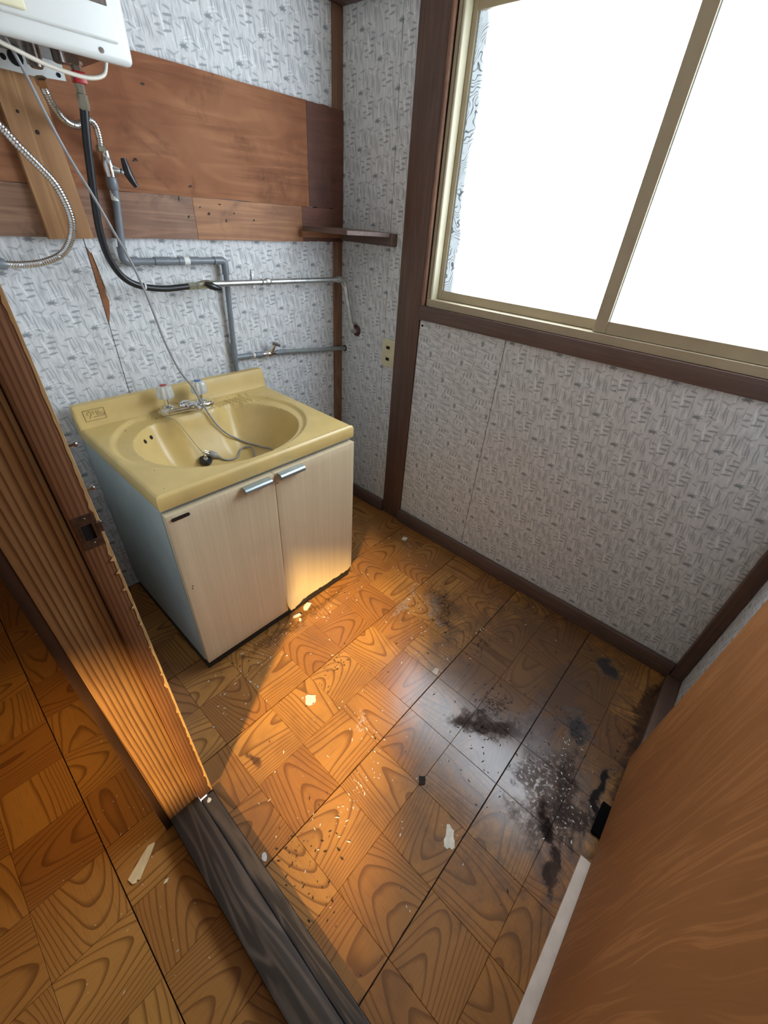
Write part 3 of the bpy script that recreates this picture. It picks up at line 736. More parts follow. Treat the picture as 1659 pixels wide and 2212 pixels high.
# two overflow holes, drain, and the moulded badge
for (x, y, z) in ((-.9563, -.1721, 0), (-.9295, -.1494, 0)):
    for k in range(60):
        zz = top_z(x, y)
    n = Vector((top_z(x - .004, y) - top_z(x + .004, y), top_z(x, y - .004) - top_z(x, y + .004), .008)).normalized()
    b = B(); lathe(b, Vector((x, y, top_z(x, y))) - n * .002, n, [(0, .0065), (.0028, .0065)], 16)
    obj('overflow_hole', b, M['hole'], counter)
b = B(); zc = top_z(-.79, -.285); lathe(b, (-.79, -.285, zc + .0005), (0, 0, 1), [(0, .024), (.002, .024), (.0025, .019), (.001, .017)], 22)
obj('drain_ring', b, M['chrome'], counter, 40)
b = B(); yb_ = -.0405
def onface(u, v): return (-1.060 + u * .055, 0, .686 + v * .030)
fy = lambda z: -.034 - .018 * (1 - sst((z - ZT) / .064, 0, 1)) - .0008
def seg(bm, a, c, r=.0010):
    P_ = []
    for t in range(7):
        x, _, z = [a[k] + (c[k] - a[k]) * t / 6 for k in range(3)]
        t_ = max(0.02, min(.98, (z - ZT) / .064)); lo_, hi_ = 0.0, 1.0
        for _ in range(18):
            md = (lo_ + hi_) / 2
            if md * md * (3 - 2 * md) < t_: lo_ = md
            else: hi_ = md
        P_.append(Vector((x, -.066 + .019 * lo_ - .0004, z)))
    tube(bm, P_, r, 5)
for a, c in ((onface(0, 0), onface(.62, 0)), (onface(.62, 0), onface(1, .02)), (onface(1, .02), onface(1, 1)), (onface(1, 1), onface(0, 1)), (onface(0, 1), onface(0, 0)),
             (onface(.42, .30), onface(.93, .30)), (onface(.93, .30), onface(.97, .55)), (onface(.14, .72), onface(.30, .86)), (onface(.30, .86), onface(.36, .62)), (onface(.36, .62), onface(.22, .22)),
             (onface(.20, .50), onface(.14, .72)), (onface(.44, .82), onface(.48, .56)), (onface(.58, .84), onface(.64, .50)), (onface(.72, .86), onface(.70, .60)), (onface(.70, .60), onface(.90, .62)), (onface(.60, .42), onface(.92, .44))):
    seg(b, a, c)
tag(obj('moulded_badge', b, M['badge'], counter, 40), 'raised rectangular maker badge on the splashback')
b = B(); rr = random.Random(3)
for (x, y) in ((-1.03, -.42), (-.62, -.075), (-.545, -.155), (-.515, -.165), (-.70, -.535), (-1.05, -.515), (-.96, -.085), (-.985, -.12), (-.90, -.076), (-.58, -.08), (-.88, -.09)):
    r = rr.uniform(.0012, .0028); lathe(b, (x, y, top_z(x, y) - .0002), (0, 0, 1), [(0, r), (.0008, r * .6)], 7)
tag(obj('grime_speck', b, M['dirt'], counter), 'dark specks of grime on the yellow top', kind='stuff')
# cabinet carcass, plinth, doors
CX0, CX1 = -1.079, -.4545
b = B(); box(b, (CX0, -.531, .0405), (CX0 + .016, -.012, .6275), .0008, 1); box(b, (CX1 - .016, -.531, .0405), (CX1, -.012, .6275), .0008, 1)
box(b, (CX0 + .016, -.531, .0405), (CX1 - .016, -.012, .056)); box(b, (CX0 + .016, -.022, .056), (CX1 - .016, -.012, .6275)); box(b, (CX0 + .016, -.531, .600), (CX1 - .016, -.515, .6275))
obj('carcass', b, M['cab_side'], ws_)
obj('plinth', bx((CX0 + .001, -.5395, .0002), (CX1 - .001, -.040, .040), .001), M['cab_dark'], ws_)
DY = -.5585
def door_mesh(x0, x1, z0, z1, damage):
    bm = B(); nx, nz = 28, 44; F = []; Bk = []
    rr = random.Random(8)
    wv_ = [rr.uniform(-1, 1) for _ in range(nx + 1)]
    for i in range(nx + 1):
        colF, colB = [], []
        for k in range(nz + 1):
            u, t = i / nx, k / nz
            x = x0 + (x1 - x0) * u; z = z0 + (z1 - z0) * t; y = DY
            ed = min(x - x0, x1 - x, z1 - z, 9 if damage else z - z0)
            y += .0025 * (1 - sst(ed, 0, .004))
            if damage:
                low = sst(t, .16, 0)
                y -= .010 * low * sst(u, .35, 0)                        # swollen, flaring foot at the meeting edge
                x -= .006 * sst(t, .45, 0) * sst(u, .6, 0) - .010 * sst(t, .06, 0) * sst(u, .1, 0)
                if k == 0: z += .0028 * wv_[i] + (.010 * sst(u, .05, .22)) * (1 - .5 * u)
                if k == 1: z += .001 * wv_[i] + .004 * sst(u, .05, .22)
                if k == 0 and u > .93: z += .006
            colF.append(bm.verts.new((x, y, z))); colB.append(bm.verts.new((x, min(y + .022, -.5325), z)))
        F.append(colF); Bk.append(colB)
    for i in range(nx):
        for k in range(nz):
            bm.faces.new((F[i][k], F[i + 1][k], F[i + 1][k + 1], F[i][k + 1])); bm.faces.new((Bk[i][k + 1], Bk[i + 1][k + 1], Bk[i + 1][k], Bk[i][k]))
        bm.faces.new((F[i][0], Bk[i][0], Bk[i + 1][0], F[i + 1][0])); bm.faces.new((F[i][nz], F[i + 1][nz], Bk[i + 1][nz], Bk[i][nz]))
    for k in range(nz):
        bm.faces.new((F[0][k], F[0][k + 1], Bk[0][k + 1], Bk[0][k])); bm.faces.new((F[nx][k], Bk[nx][k], Bk[nx][k + 1], F[nx][k + 1]))
    return bm
XM = -.7705
for (a, c, dmg, hx0, hx1) in ((CX0 + .0015, XM - .001, False, -.877, -.792), (XM + .001, CX1 - .0015, True, -.763, -.678)):
    d_ = obj('door', door_mesh(a, c, .047 if not dmg else .0495, .6165, dmg), M['door_cream'], ws_, 35)
    if dmg: d_['label'] = 'right door with split and swollen bottom edge'
    b = B()                                     # bar handle: a bent profile standing off the door
    prof = [(0.0, .0), (-.020, .002), (-.0235, .006), (-.0235, .013), (-.021, .0165), (-.004, .0195), (0.0, .0195)]
    prof = [(-.0005, .0195), (-.016, .0185), (-.0205, .0155), (-.0220, .010), (-.0205, .0045), (-.016, .0025), (-.016, .0045), (-.0192, .0065), (-.0200, .010), (-.0190, .0140), (-.015, .0165), (-.0005, .0175)]
    prism(b, [(hx0, DY + y, .5990 + z) for y, z in prof], (hx1 - hx0, 0, 0))
    for x in (hx0, hx1 - .0014): prism(b, [(x, DY + y, .5990 + z) for y, z in ((0, .0185), (-.016, .0180), (-.0203, .0150), (-.0215, .010), (-.0203, .005), (-.016, .003))], (.0014, 0, 0))
    obj('handle', b, M['handle_alu'] if 'handle_alu' in M else M['chrome'], d_, 50)
    if not dmg:
        b = B(); n = 8; zc_, x0_, x1_, r = .6045, -1.068, -1.022, .0045
        ring = [(x0_ + r - r * math.sin(math.pi * k / n), zc_ + r * math.cos(math.pi * k / n)) for k in range(n + 1)] + [(x1_ - r + r * math.sin(math.pi * k / n), zc_ - r * math.cos(math.pi * k / n)) for k in range(n + 1)]
        prism(b, [(x, DY + .0003, z) for x, z in ring], (0, -.0022, 0), 0)
        for k in range(9):                      # worn raised letters, no longer legible
            xx = x0_ + .0055 + k * .0041
            box(b, (xx, DY - .0024, zc_ - .0017), (xx + .0007, DY - .0018, zc_ + .0017), mat=1)
            if k % 2: box(b, (xx, DY - .0024, zc_ + (.0010 if k % 3 else -.0017)), (xx + .0022, DY - .0018, zc_ + (.0017 if k % 3 else -.0010)), mat=1)
        tag(obj('name_plate', b, [M['black_plastic'], M['strike']], d_), 'small black rounded name plate with worn raised letters')
b = B()
for (x, z) in ((-1.062, .38), (-1.064, .372), (-.765, .585)): lathe(b, (x, DY - .0001, z), (0, -1, 0), [(0, .0022), (.0006, .0015)], 8)
tag(obj('nick', b, M['dirt'], ws_), 'small dark nicks in the cream doors', kind='stuff')
# tap: one chrome body with two clear handles
b = B(); fz = ZT + .0005
prism(b, [(-.858, -.122, fz), (-.716, -.138, fz), (-.700, -.130, fz), (-.693, -.108, fz), (-.700, -.086, fz), (-.850, -.068, fz), (-.868, -.080, fz), (-.872, -.104, fz)], (0, 0, .020))
bmesh.ops.bevel(b, geom=[e for e in b.edges], offset=.006, segments=3, affect='EDGES')
for (x, y) in ((-.8385, -.098), (-.733, -.108)): lathe(b, (x, y, fz + .015), (0, 0, 1), [(0, .019), (.006, .018), (.010, .012), (.012, .0075), (.034, .007), (.042, .006)], 20)
lathe(b, (-.786, -.104, fz + .016), (0, 0, 1), [(0, .022), (.008, .020), (.014, .013), (.017, .004)], 20)
tube(b, catmull([(-.782, -.108, fz + .016), (-.775, -.130, fz + .026), (-.768, -.158, fz + .026), (-.766, -.170, fz + .018)], .006), lambda i, n: .0095 - .002 * i / n, 14)
tap = obj('tap', b, M['chrome'], ws_, 45)
for (x, y, zb, cap, lab) in ((-.8385, -.098, fz + .050, 'red_plastic', 'clear acrylic hot handle with a red cap'), (-.733, -.108, fz + .046, 'blue_plastic', 'clear acrylic cold handle with a blue cap')):
    b = B(); prof = [(0, .0185), (.003, .0250), (.010, .0256), (.030, .0232), (.037, .0205), (.040, .0150)]
    seg_ = 20; rings = []
    for d, r in prof:
        rings.append([b.verts.new((x + math.cos(2 * math.pi * k / seg_) * r * (1 if k % 2 else .86), y + math.sin(2 * math.pi * k / seg_) * r * (1 if k % 2 else .86), zb + d)) for k in range(seg_)])
    for i in range(len(rings) - 1):
        for k in range(seg_): b.faces.new((rings[i][k], rings[i][(k + 1) % seg_], rings[i + 1][(k + 1) % seg_], rings[i + 1][k]))
    b.faces.new(rings[0][::-1]); b.faces.new(rings[-1])
    lathe(b, (x, y, zb + .0402), (0, 0, 1), [(0, .0105), (.0015, .0100), (.002, .004)], 16, 1)
    tag(obj('handle', b, [M['acrylic'], M[cap]], tap), lab)

# ---- plug with its ball chain, lying in the bowl
PXc, PYc = -.812, -.222
zb = top_z(PXc, PYc)
pl = tag(empty('drain_plug', (PXc, PYc, zb)), 'black rubber drain plug with ball chain lying in the yellow bowl', 'plug')
b = B(); lathe(b, (PXc, PYc, zb + .0035), (.12, -.25, 1), [(0, .0165), (.002, .019), (.012, .0205), (.015, .019), (.016, .010)], 22); obj('stopper', b, M['black_rubber'], pl, 40)
b = B(); lathe(b, (PXc + .002, PYc - .004, zb + .0195), (.12, -.25, 1), [(0, .008), (.002, .0075), (.003, .003)], 14)
tube(b, arc((PXc + .003, PYc - .005, zb + .0265), (.8, .3, 0), (0, 0, 1), .0052, 0, 2 * math.pi, 14), .0011, 6); obj('ring', b, M['chrome'], pl, 40)
b = B()
ch = catmull([(-.866, -.119, ZT + .006), (-.858, -.142, ZT + .004), (-.848, -.158, .662), (-.832, -.170, .628), (-.819, -.188, .590), (-.811, -.206, .566), (-.809, -.224, zb + .029)], .0044)
for p in ch: bmesh.ops.create_icosphere(b, subdivisions=1, radius=.0019, matrix=Matrix.Translation(p))
tag(obj('ball_chain', b, M['brass_grey'], pl), kind='stuff')

# ================================================================ WATER HEATER
HY, HB = -.260, 1.4375
wh = tag(empty('water_heater', (-.98, -.12, HB)), 'white enamelled gas water heater cut off at the top left', 'water heater')
b = B(); box(b, (-1.196, HY + .004, HB), (-.799, HY + .030, 1.98), .010, 3); obj('front_cover', b, M['white_enamel'], wh, 35)
b = B(); box(b, (-1.172, HY - .004, HB + .026), (-.823, HY + .006, 1.95), .008, 3); obj('front_panel', b, M['white_enamel'], wh, 35)
b = B(); box(b, (-1.176, HY + .0305, HB + .020), (-.822, -.045, 1.97), .004, 2); obj('casing', b, M['white_enamel'], wh, 35)
obj('control_panel', bx((-1.10, HY - .0115, HB + .033), (-.970, HY - .0042, HB + .125), .0035, 3), M['ivory_plastic'], wh, 35)
b = B(); box(b, (-.872, HY - .0060, HB + .072), (-.833, HY - .0042, HB + .20), .0015, 2); lathe(b, (-.857, HY - .0002 + .004, HB + .0125), (0, -1, 0), [(0, .0042), (.0012, .0042)], 12)
tag(obj('vent_slot', b, M['strike'], wh), 'grey slot and screw on the white cover')
# underside: dark plate, white bracket flange with holes, drain stub, fittings
obj('bottom_plate', bx((-1.17, HY + .034, HB + .012), (-.828, -.048, HB + .0195), .001), M['strike'], wh)
b = B(); prism(b, [(-1.16, -.064, HB + .012), (-.868, -.064, HB + .012), (-.868, -.064, HB - .016), (-.93, -.064, HB - .019), (-1.16, -.064, HB - .014)], (0, .003, 0)); br = obj('bracket', b, M['white_enamel'], wh)
b = B()
for (x, z, r) in ((-.972, HB - .000, .005), (-.951, HB + .003, .013), (-.880, HB - .009, .004)):
    b = B(); lathe(b, (x, -.0645, z), (0, -1, 0), [(0, r), (.0006, r)], 14); obj('hole', b, M['hole'], br)
b = B(); lathe(b, (-.935, -.120, HB + .012), (0, 0, -1), [(0, .014), (.022, .014), (.024, .010)], 18); obj('drain_plug', b, M['brass_grey'], wh, 40)
b = B(); lathe(b, (-.900, -.150, HB + .012), (0, 0, -1), [(0, .011), (.014, .011), (.016, .006)], 14); obj('drain_plug', b, M['strike'], wh, 40)
b = B(); lathe(b, (-.868, -.140, HB + .012), (0, 0, -1), [(0, .013), (.010, .013), (.011, .010), (.020, .010)], 6); obj('gas_inlet', b, M['chrome'], wh, 30)
b = B(); box(b, (-.8800, -.151, HB - .026), (-.8570, -.129, HB - .0075), .002, 2); tag(obj('collar', b, M['red_plastic'], wh, 30), 'red plastic collar under the heater')
b = B(); lathe(b, (-.9375, -.130, HB + .012), (0, 0, -1), [(0, .011), (.026, .011), (.028, .009)], 14); obj('water_outlet', b, M['strike'], wh, 40)
b = B(); tube(b, catmull([(-1.20, -.215, HB + .008), (-1.06, -.215, HB + .006), (-1.0, -.21, HB - .006), (-.95, -.20, HB - .016), (-.905, -.195, HB - .021), (-.865, -.19, HB - .0205), (-.835, -.185, HB - .010), (-.822, -.18, HB + .012)], .006), .0038, 10)
tag(obj('overflow_tube', b, M['drain_tube'], wh, 50), 'milky looping vinyl tube under the heater')

# ================================================================ HOSES AND PIPES
def corr(bm, pts, r, pitch, seg=12):
    P_ = catmull(pts, pitch / 3)
    return tube(bm, P_, lambda i, n: r * (1.0 if i % 3 == 0 else .93 if i % 3 == 1 else .80), seg)
gh = tag(empty('gas_hose', (-.86, -.09, 1.02)), 'black rubber gas hose hanging from heater to steel pipe', 'hose')
b = B(); tube(b, catmull([(-.871, -.132, 1.373), (-.878, -.122, 1.325), (-.883, -.112, 1.277), (-.890, -.100, 1.208), (-.893, -.090, 1.152), (-.886, -.080, 1.097), (-.862, -.072, 1.051), (-.822, -.068, 1.027), (-.757, -.066, 1.0165), (-.682, -.064, 1.0185)], .012), .0085, 16); obj('hose', b, M['black_rubber'], gh, 60)
b = B(); lathe(b, (-.8695, -.1375, 1.4190), (-.02, .05, -1), [(0, .0085), (.022, .0085), (.0225, .0075), (.0235, .0105), (.041, .0105), (.048, .0088)], 6); obj('hose_nut', b, M['brass_grey'], gh, 30)
b = B(); lathe(b, (-.683, -.064, 1.0185), (1, 0, .01), [(0, .0095), (.004, .0115), (.018, .0115), (.019, .009), (.026, .009), (.0265, .0115), (.036, .0115), (.038, .008)], 6); obj('hose_nut', b, M['brass_grey'], gh, 30)
b = B(); lathe(b, (-.812, -.0678, 1.0255), (1, 0, -.15), [(0, .0095), (.004, .0095)], 16); obj('clip', b, M['white_tag'], gh, 40)
fa = tag(empty('flexible_hose', (-.88, -.08, 1.35)), 'short stainless corrugated hose looping behind the black hose', 'hose')
b = B(); corr(b, [(-.9365, -.130, 1.405), (-.933, -.120, 1.396), (-.920, -.100, 1.375), (-.901, -.080, 1.357), (-.878, -.068, 1.350), (-.859, -.062, 1.355), (-.839, -.058, 1.3645), (-.828, -.055, 1.356), (-.8255, -.052, 1.334), (-.8275, -.050, 1.318)], .0078, .0046); obj('corrugated_tube', b, M['steel_flex'], fa, 80)
b = B(); lathe(b, (-.9372, -.1325, 1.4085), (.25, .45, -.9), [(0, .011), (.011, .011), (.014, .008)], 6); obj('hose_nut', b, M['chrome'], fa, 30)
b = B(); lathe(b, (-.8270, -.0502, 1.322), (-.02, 0, -1), [(0, .0085), (.003, .0105), (.011, .0105), (.012, .009)], 6); obj('hose_nut', b, M['brass_grey'], fa, 30)
fb = tag(empty('flexible_hose', (-1.0, -.08, 1.08)), 'long stainless corrugated hose curling at the left edge', 'hose')
b = B(); corr(b, [(-1.085, -.140, 1.4495), (-1.080, -.130, 1.40), (-1.052, -.122, 1.343), (-1.031, -.12, 1.325), (-1.011, -.12, 1.298), (-.984, -.115, 1.267), (-.963, -.11, 1.238), (-.950, -.10, 1.196), (-.950, -.09, 1.160), (-.964, -.08, 1.127), (-.989, -.070, 1.101), (-1.030, -.060, 1.085), (-1.075, -.055, 1.081), (-1.102, -.054, 1.083)], .0086, .0052); obj('corrugated_tube', b, M['steel_flex'], fb, 80)
b = B(); lathe(b, (-1.098, -.054, 1.083), (-1, 0, .05), [(0, .010), (.004, .012), (.018, .012), (.020, .010), (.05, .010)], 12); obj('hose_end', b, M['pvc'], fb, 40)

wp_ = tag(empty('water_pipe', (-.70, -.036, .74)), 'grey plastic water pipe with chrome stop valve under the boards', 'pipe')
YP, YL = -.0245, -.0165
b = B(); tube(b, [Vector((-0.8148, YP - .012, 1.2454)), Vector((-0.8151, YP - .006, 1.2147)), Vector((-0.8289, YP, 1.1083))], .0092, 16); obj('pipe', b, M['pvc'], wp_, 60)
def elbow(a, c, d, r, nm='elbow', r2=.0122):
    """sleeve from a around corner c to d"""
    a, c, d = Vector(a), Vector(c), Vector(d); q1 = c + (a - c).normalized() * r2 * 1.1; q2 = c + (d - c).normalized() * r2 * 1.1
    P_ = [a] + [(q1 * (1 - t) ** 2 + c * 2 * t * (1 - t) + q2 * t * t) for t in [k / 8 for k in range(9)]] + [d]
    b = B(); tube(b, P_, r, 16); return obj(nm, b, M['pvc'], wp_, 60)
elbow((-0.8289, YP, 1.1145), (-0.8315, YP, 1.0810), (-0.7954, YP, 1.0805), .0120)
def run(a, c, r, mt='pvc', nm='pipe', par=None, seg=16):
    b = B(); rod(b, a, c, r, seg); return obj(nm, b, M[mt], par or wp_, 60)
run((-0.7954, YP, 1.0807), (-0.5602, YP, 1.0798), .0090)
run((-0.7500, YP, 1.0807), (-0.7046, YP, 1.0805), .0110, nm='coupling'); run((-0.6799, YP, 1.0805), (-0.6180, YP, 1.0802), .0110, nm='coupling')
b = B(); lathe(b, (-0.6644, YP, 1.0805), (1, 0, 0), [(0, .0113), (.017, .0113)], 16); obj('price_tag', b, M['white_tag'], wp_, 40)
elbow((-0.5664, YP, 1.0799), (-0.5298, YP, 1.0795), (-0.5303, YP, 1.0403), .0112)
run((-0.5303, YP, 1.0444), (-0.5360, YL, 0.8071), .0086)
run((-0.5354, YL, 0.8257), (-0.5367, YL, 0.7576), .0108, nm='tee'); run((-0.5360, YL, 0.7762), (-0.4736, YL, 0.7729), .0100, nm='tee')
run((-0.5365, YL, 0.7597), (-0.5380, YL, 0.6833), .0086)
run((-0.4766, YL, 0.7731), (-0.4426, YL, 0.7712), .0082); run((-0.4509, YL, 0.7716), (-0.4178, YL, 0.7698), .0098, nm='coupling')
b = B(); lathe(b, (-0.4622, YL, 0.7723), (1, 0, -.04), [(0, .0087), (.009, .0087)], 14); obj('tape', b, M['drain_tube'], wp_, 40)
b = B(); lathe(b, (-0.4199, YL, 0.7698), (1, 0, -.05), [(0, .0105), (.004, .0105), (.005, .008), (.012, .008), (.018, .012), (.034, .013), (.046, .010), (.060, .010)], 16)
lathe(b, (-0.3855, YL - .004, 0.7775), (.25, -.55, .80), [(0, .011), (.018, .010), (.022, .008), (.034, .0075)], 14)
sv = obj('stop_valve', b, M['chrome'], wp_, 40)
b = B(); c_ = Vector((-0.3855, YL - .004, 0.7775)) + Vector((.25, -.55, .80)).normalized() * .038
tube(b, [c_ + Vector((-.020, -.006, .008)), c_, c_ + Vector((.020, .002, -.010))], lambda i, n: .0058 if i != 1 else .0075, 12); obj('valve_handle', b, M['chrome'], sv, 40)
run((-0.3601, YL, 0.7671), (-0.3137, YL, 0.7643), .0100, 'pvc', 'coupling'); run((-0.3188, YL, 0.7646), (-0.0008, YL - .012, 0.7355), .0086, 'pvc_green')
b = B(); lathe(b, (-0.0006, YL - .012, 0.7355), (-1, 0, 0), [(0, .013), (.0015, .013)], 16); obj('wall_hole', b, M['hole'], wp_)
b = B(); lathe(b, (-0.8148, YP - .012, 1.2638), (-.02, .05, -1), [(0, .0115), (.003, .0125), (.022, .0125), (.025, .0105)], 18); obj('collar', b, M['pvc'], wp_, 40)
b = B(); lathe(b, (-0.8150, YP - .0085, 1.2367), (-.05, .1, -1), [(0, .0096), (.020, .0096)], 14); obj('price_tag', b, M['white_tag'], wp_, 40)
b = B(); lathe(b, (-0.8145, YP - .012, 1.3139), (-.01, 0, -1), [(0, .0095), (.010, .0095), (.014, .0105), (.028, .0145), (.040, .0130), (.050, .0115)], 16)
lathe(b, (-0.8147, YP - .013, 1.2832), (.75, -.50, -.22), [(0, .010), (.014, .0088), (.018, .0075), (.026, .0075), (.028, .005), (.040, .005)], 14)
sv = obj('stop_valve', b, M['chrome'], wp_, 40)
b = B(); c_ = Vector((-0.8147, YP - .013, 1.2832)) + Vector((.75, -.50, -.22)).normalized() * .042
tube(b, [c_ + Vector((-.004, 0, .030)), c_ + Vector((-.002, 0, .015)), c_, c_ + Vector((.006, 0, -.013)), c_ + Vector((.013, 0, -.024))], lambda i, n: (.0066, .0085, .0100, .0080, .0060)[i], 12)
tag(obj('valve_handle', b, M['black_plastic'], sv, 40), 'dark lever handle with bright edge')

gp = tag(empty('gas_pipe', (-.35, -.062, 1.02)), 'galvanised steel gas pipe turning into the window wall', 'pipe')
YG = -.064
b = B(); lathe(b, (-0.6505, YG, 1.0209), (1, 0, .01), [(0, .0095), (.010, .0105), (.016, .0125), (.034, .0125), (.040, .0095), (.058, .0090)], 14)
gc = obj('gas_cock', b, M['brass_grey'], gp, 40)
b = B(); tube(b, [Vector((-.637, YG - .015, 1.026)), Vector((-.622, YG - .019, 1.020)), Vector((-.605, YG - .019, 1.014)), Vector((-.586, YG - .017, 1.009))], lambda i, n: (.006, .0105, .0095, .0055)[i], 12); lathe(b, (-.618, YG - .006, 1.0195), (0, -1, 0), [(0, .010), (.014, .010)], 14)
tag(obj('cock_handle', b, M['black_plastic'], gc, 40), 'black lever of the gas cock')
run((-0.5949, YG, 1.0214), (-0.0683, YG, 1.0134), .0086, 'gal', 'pipe', gp)
b = B(); lathe(b, (-0.4111, YG, 1.0187), (1, 0, -.015), [(0, .0095), (.002, .0110), (.008, .0118), (.016, .0118), (.020, .0100), (.022, .0095)], 8); obj('union', b, M['gal'], gp, 30)
pe = Vector((-0.0514, YG, 1.0132))
def gelbow(a, c, d, r):
    a, c, d = Vector(a), Vector(c), Vector(d); q1 = c + (a - c).normalized() * .013; q2 = c + (d - c).normalized() * .013
    b = B(); tube(b, [a] + [(q1 * (1 - t) ** 2 + c * 2 * t * (1 - t) + q2 * t * t) for t in [k / 8 for k in range(9)]] + [d], r, 16); obj('elbow', b, M['gal'], gp, 60)
gelbow((-0.0782, YG, 1.0136), pe, (-.0412, -.068, .990), .0112)
run((-.0412, -.068, .994), (-.0285, -.098, .842), .0084, 'gal', 'pipe', gp)
gelbow((-.0300, -.0945, .858), (-.0272, -.1010, .826), (-.008, -.1020, .8245), .0110)
b = B(); lathe(b, (-.0006, -.1020, .8240), (-1, 0, 0), [(0, .0225), (.003, .0225), (.006, .018), (.008, .012)], 22); tag(obj('wall_flange', b, M['rust'], gp, 40), 'rust brown round flange on the wallpaper')
b = B(); box(b, (-.4235, -.0045, .992), (-.4125, -.0008, 1.047), .0008, 1); box(b, (-.4235, -.060, 1.0060), (-.4125, -.0040, 1.0085)); tube(b, arc((-0.4240, YG, 1.0186), (0, 1, 0), (0, 0, 1), .0098, 0, 2 * math.pi, 20), .0016, 6)
lathe(b, (-.418, -.0045, 1.040), (0, -1, 0), [(0, .003), (.0012, .0025)], 8)
tag(obj('pipe_clamp', b, M['gal'], gp, 40), 'steel clamp plate fixed to the wall')

# ---- thin power cord
pc = tag(empty('power_cord', (-.75, -.2, .55)), 'thin grey power cord hanging from heater into the bowl', 'cord')
def bz(x, y, h=.004): return (x, y, top_z(x, y) + h)
path = [(-.998, -.20, 1.449), (-.984, -.20, 1.411), (-.967, -.20, 1.345), (-.945, -.19, 1.286), (-.911, -.17, 1.218), (-.886, -.16, 1.157), (-.859, -.15, 1.089), (-.842, -.145, 1.024), (-.829, -.142, .952), (-.820, -.145, .889), (-.797, -.143, .809), (-.771, -.148, .755), (-.757, -.152, .712),
        (-.745, -.158, .674), (-.734, -.168, .640), (-.720, -.176, .612), (-.699, -.186, .584), (-.666, -.183, .556), bz(-.644, -.199, .005), bz(-.627, -.223), bz(-.614, -.254), bz(-.603, -.290), bz(-.612, -.330), bz(-.640, -.345), bz(-.662, -.320), bz(-.655, -.270), bz(-.640, -.232, .010), bz(-.655, -.212, .008), bz(-.676, -.212), bz(-.694, -.228), bz(-.716, -.240), bz(-.744, -.236, .005), bz(-.762, -.224, .008)]
b = B(); tube(b, catmull(path, .008), .0030, 8); obj('cord', b, M['cord'], pc, 70)
q = Vector(bz(-.760, -.2255, .009)); dq = Vector((-.75, .35, .55)).normalized()
b = B(); lathe(b, q, dq, [(0, .0042), (.012, .006), (.016, .0105), (.034, .0110), (.038, .009)], 12); obj('plug', b, M['cord'], pc, 40)
b = B()
for s_ in (-1, 1):
    pz = q + dq * .037 + Vector((0, 0, 1)) * .0 + dq.cross(Vector((0, 0, 1))).normalized() * .0062 * s_
    rod(b, pz, pz + dq * .016, .0016, 6)
obj('prong', b, M['brass_grey'], pc)

# ================================================================ SHELF, OUTLET
sh = tag(empty('corner_shelf', (-.11, -.14, 1.15)), 'small dark wooden shelf in the corner below the boards', 'shelf')
b = B(); prism(b, [(-.215, -.0345, 1.168), (-.1925, -.236, 1.168), (-.0315, -.286, 1.168), (-.0315, -.0345, 1.168)], (0, 0, .014))
bmesh.ops.bevel(b, geom=[e for e in b.edges], offset=.0015, segments=1, affect='EDGES')
obj('board', b, M['trim_y'], sh)
obj('cleat', bx((-.030, -.295, 1.1405), (-.0005, -.0345, 1.1795), .002), M['trim_y'], sh)
obj('cleat', bx((-.215, -.0340, 1.1480), (-.0010, -.0170, 1.1675), .002), M['board'], sh)

ou = tag(empty('wall_outlet', (-.002, -.2915, .772)), 'cream double wall outlet beside the brown post', 'outlet')
obj('cover_plate', bx((-.0055, -.3232, .7185), (-.0003, -.2555, .8255), .0022, 2), M['ivory_plastic'], ou, 35)
for zc_ in (.7945, .7495):
    b = B(); box(b, (-.0068, -.302, zc_ - .011), (-.0052, -.276, zc_ + .011), .0008, 1); s_ = obj('socket', b, M['ivory_plastic'], ou)
    b = B(); box(b, (-.0072, -.2985, zc_ - .0065), (-.0066, -.2800, zc_ + .0055), mat=0)
    obj('socket_hole', b, M['hole'], s_)
b = B()
for zc_ in (.8145, .7295):
    b = B(); lathe(b, (-.0054, -.289, zc_), (-1, 0, 0), [(0, .0026), (.0009, .0020)], 10); obj('screw', b, M['gal'], ou, 40)

# ================================================================ LITTER ON THE FLOORS
def scrap(name, label, cat, pts, mt, z=.0006, th_=.0006, curl=0.0, group=None):
    cx_ = sum(p[0] for p in pts) / len(pts); cy_ = sum(p[1] for p in pts) / len(pts)
    b = B(); bt_ = [b.verts.new((x, y, z + curl * (i % 3) * .5)) for i, (x, y) in enumerate(pts)]; tp = [b.verts.new((x, y, z + th_ + curl * (i % 3) * .5)) for i, (x, y) in enumerate(pts)]
    cb = b.verts.new((cx_, cy_, z)); ct = b.verts.new((cx_, cy_, z + th_)); n = len(pts)
    for i in range(n):
        k = (i + 1) % n
        b.faces.new((bt_[k], bt_[i], cb)); b.faces.new((tp[i], tp[k], ct)); b.faces.new((bt_[i], bt_[k], tp[k], tp[i]))
    o = obj(name, b, mt)
    o.data.transform(Matrix.Translation((-cx_, -cy_, -z))); o.location = (cx_, cy_, z)
    return tag(o, label, cat, group)
def ragged(cx_, cy_, rx, ry, a, n, seed, jit=.25):
    rr = random.Random(seed); out = []
    for k in range(n):
        t = 2 * math.pi * k / n; s_ = max(abs(math.cos(t)), abs(math.sin(t))) ** -.8 * (1 + rr.uniform(-jit, jit))
        u, v = math.cos(t) * rx * s_, math.sin(t) * ry * s_
        out.append((cx_ + u * math.cos(a) - v * math.sin(a), cy_ + u * math.sin(a) + v * math.cos(a)))
    return out
scrap('paper_scrap', 'square torn white paper scrap in the middle of the floor', 'scrap', ragged(-.919, -.856, .017, .0155, .9, 14, 1, .13), M['scrap'])
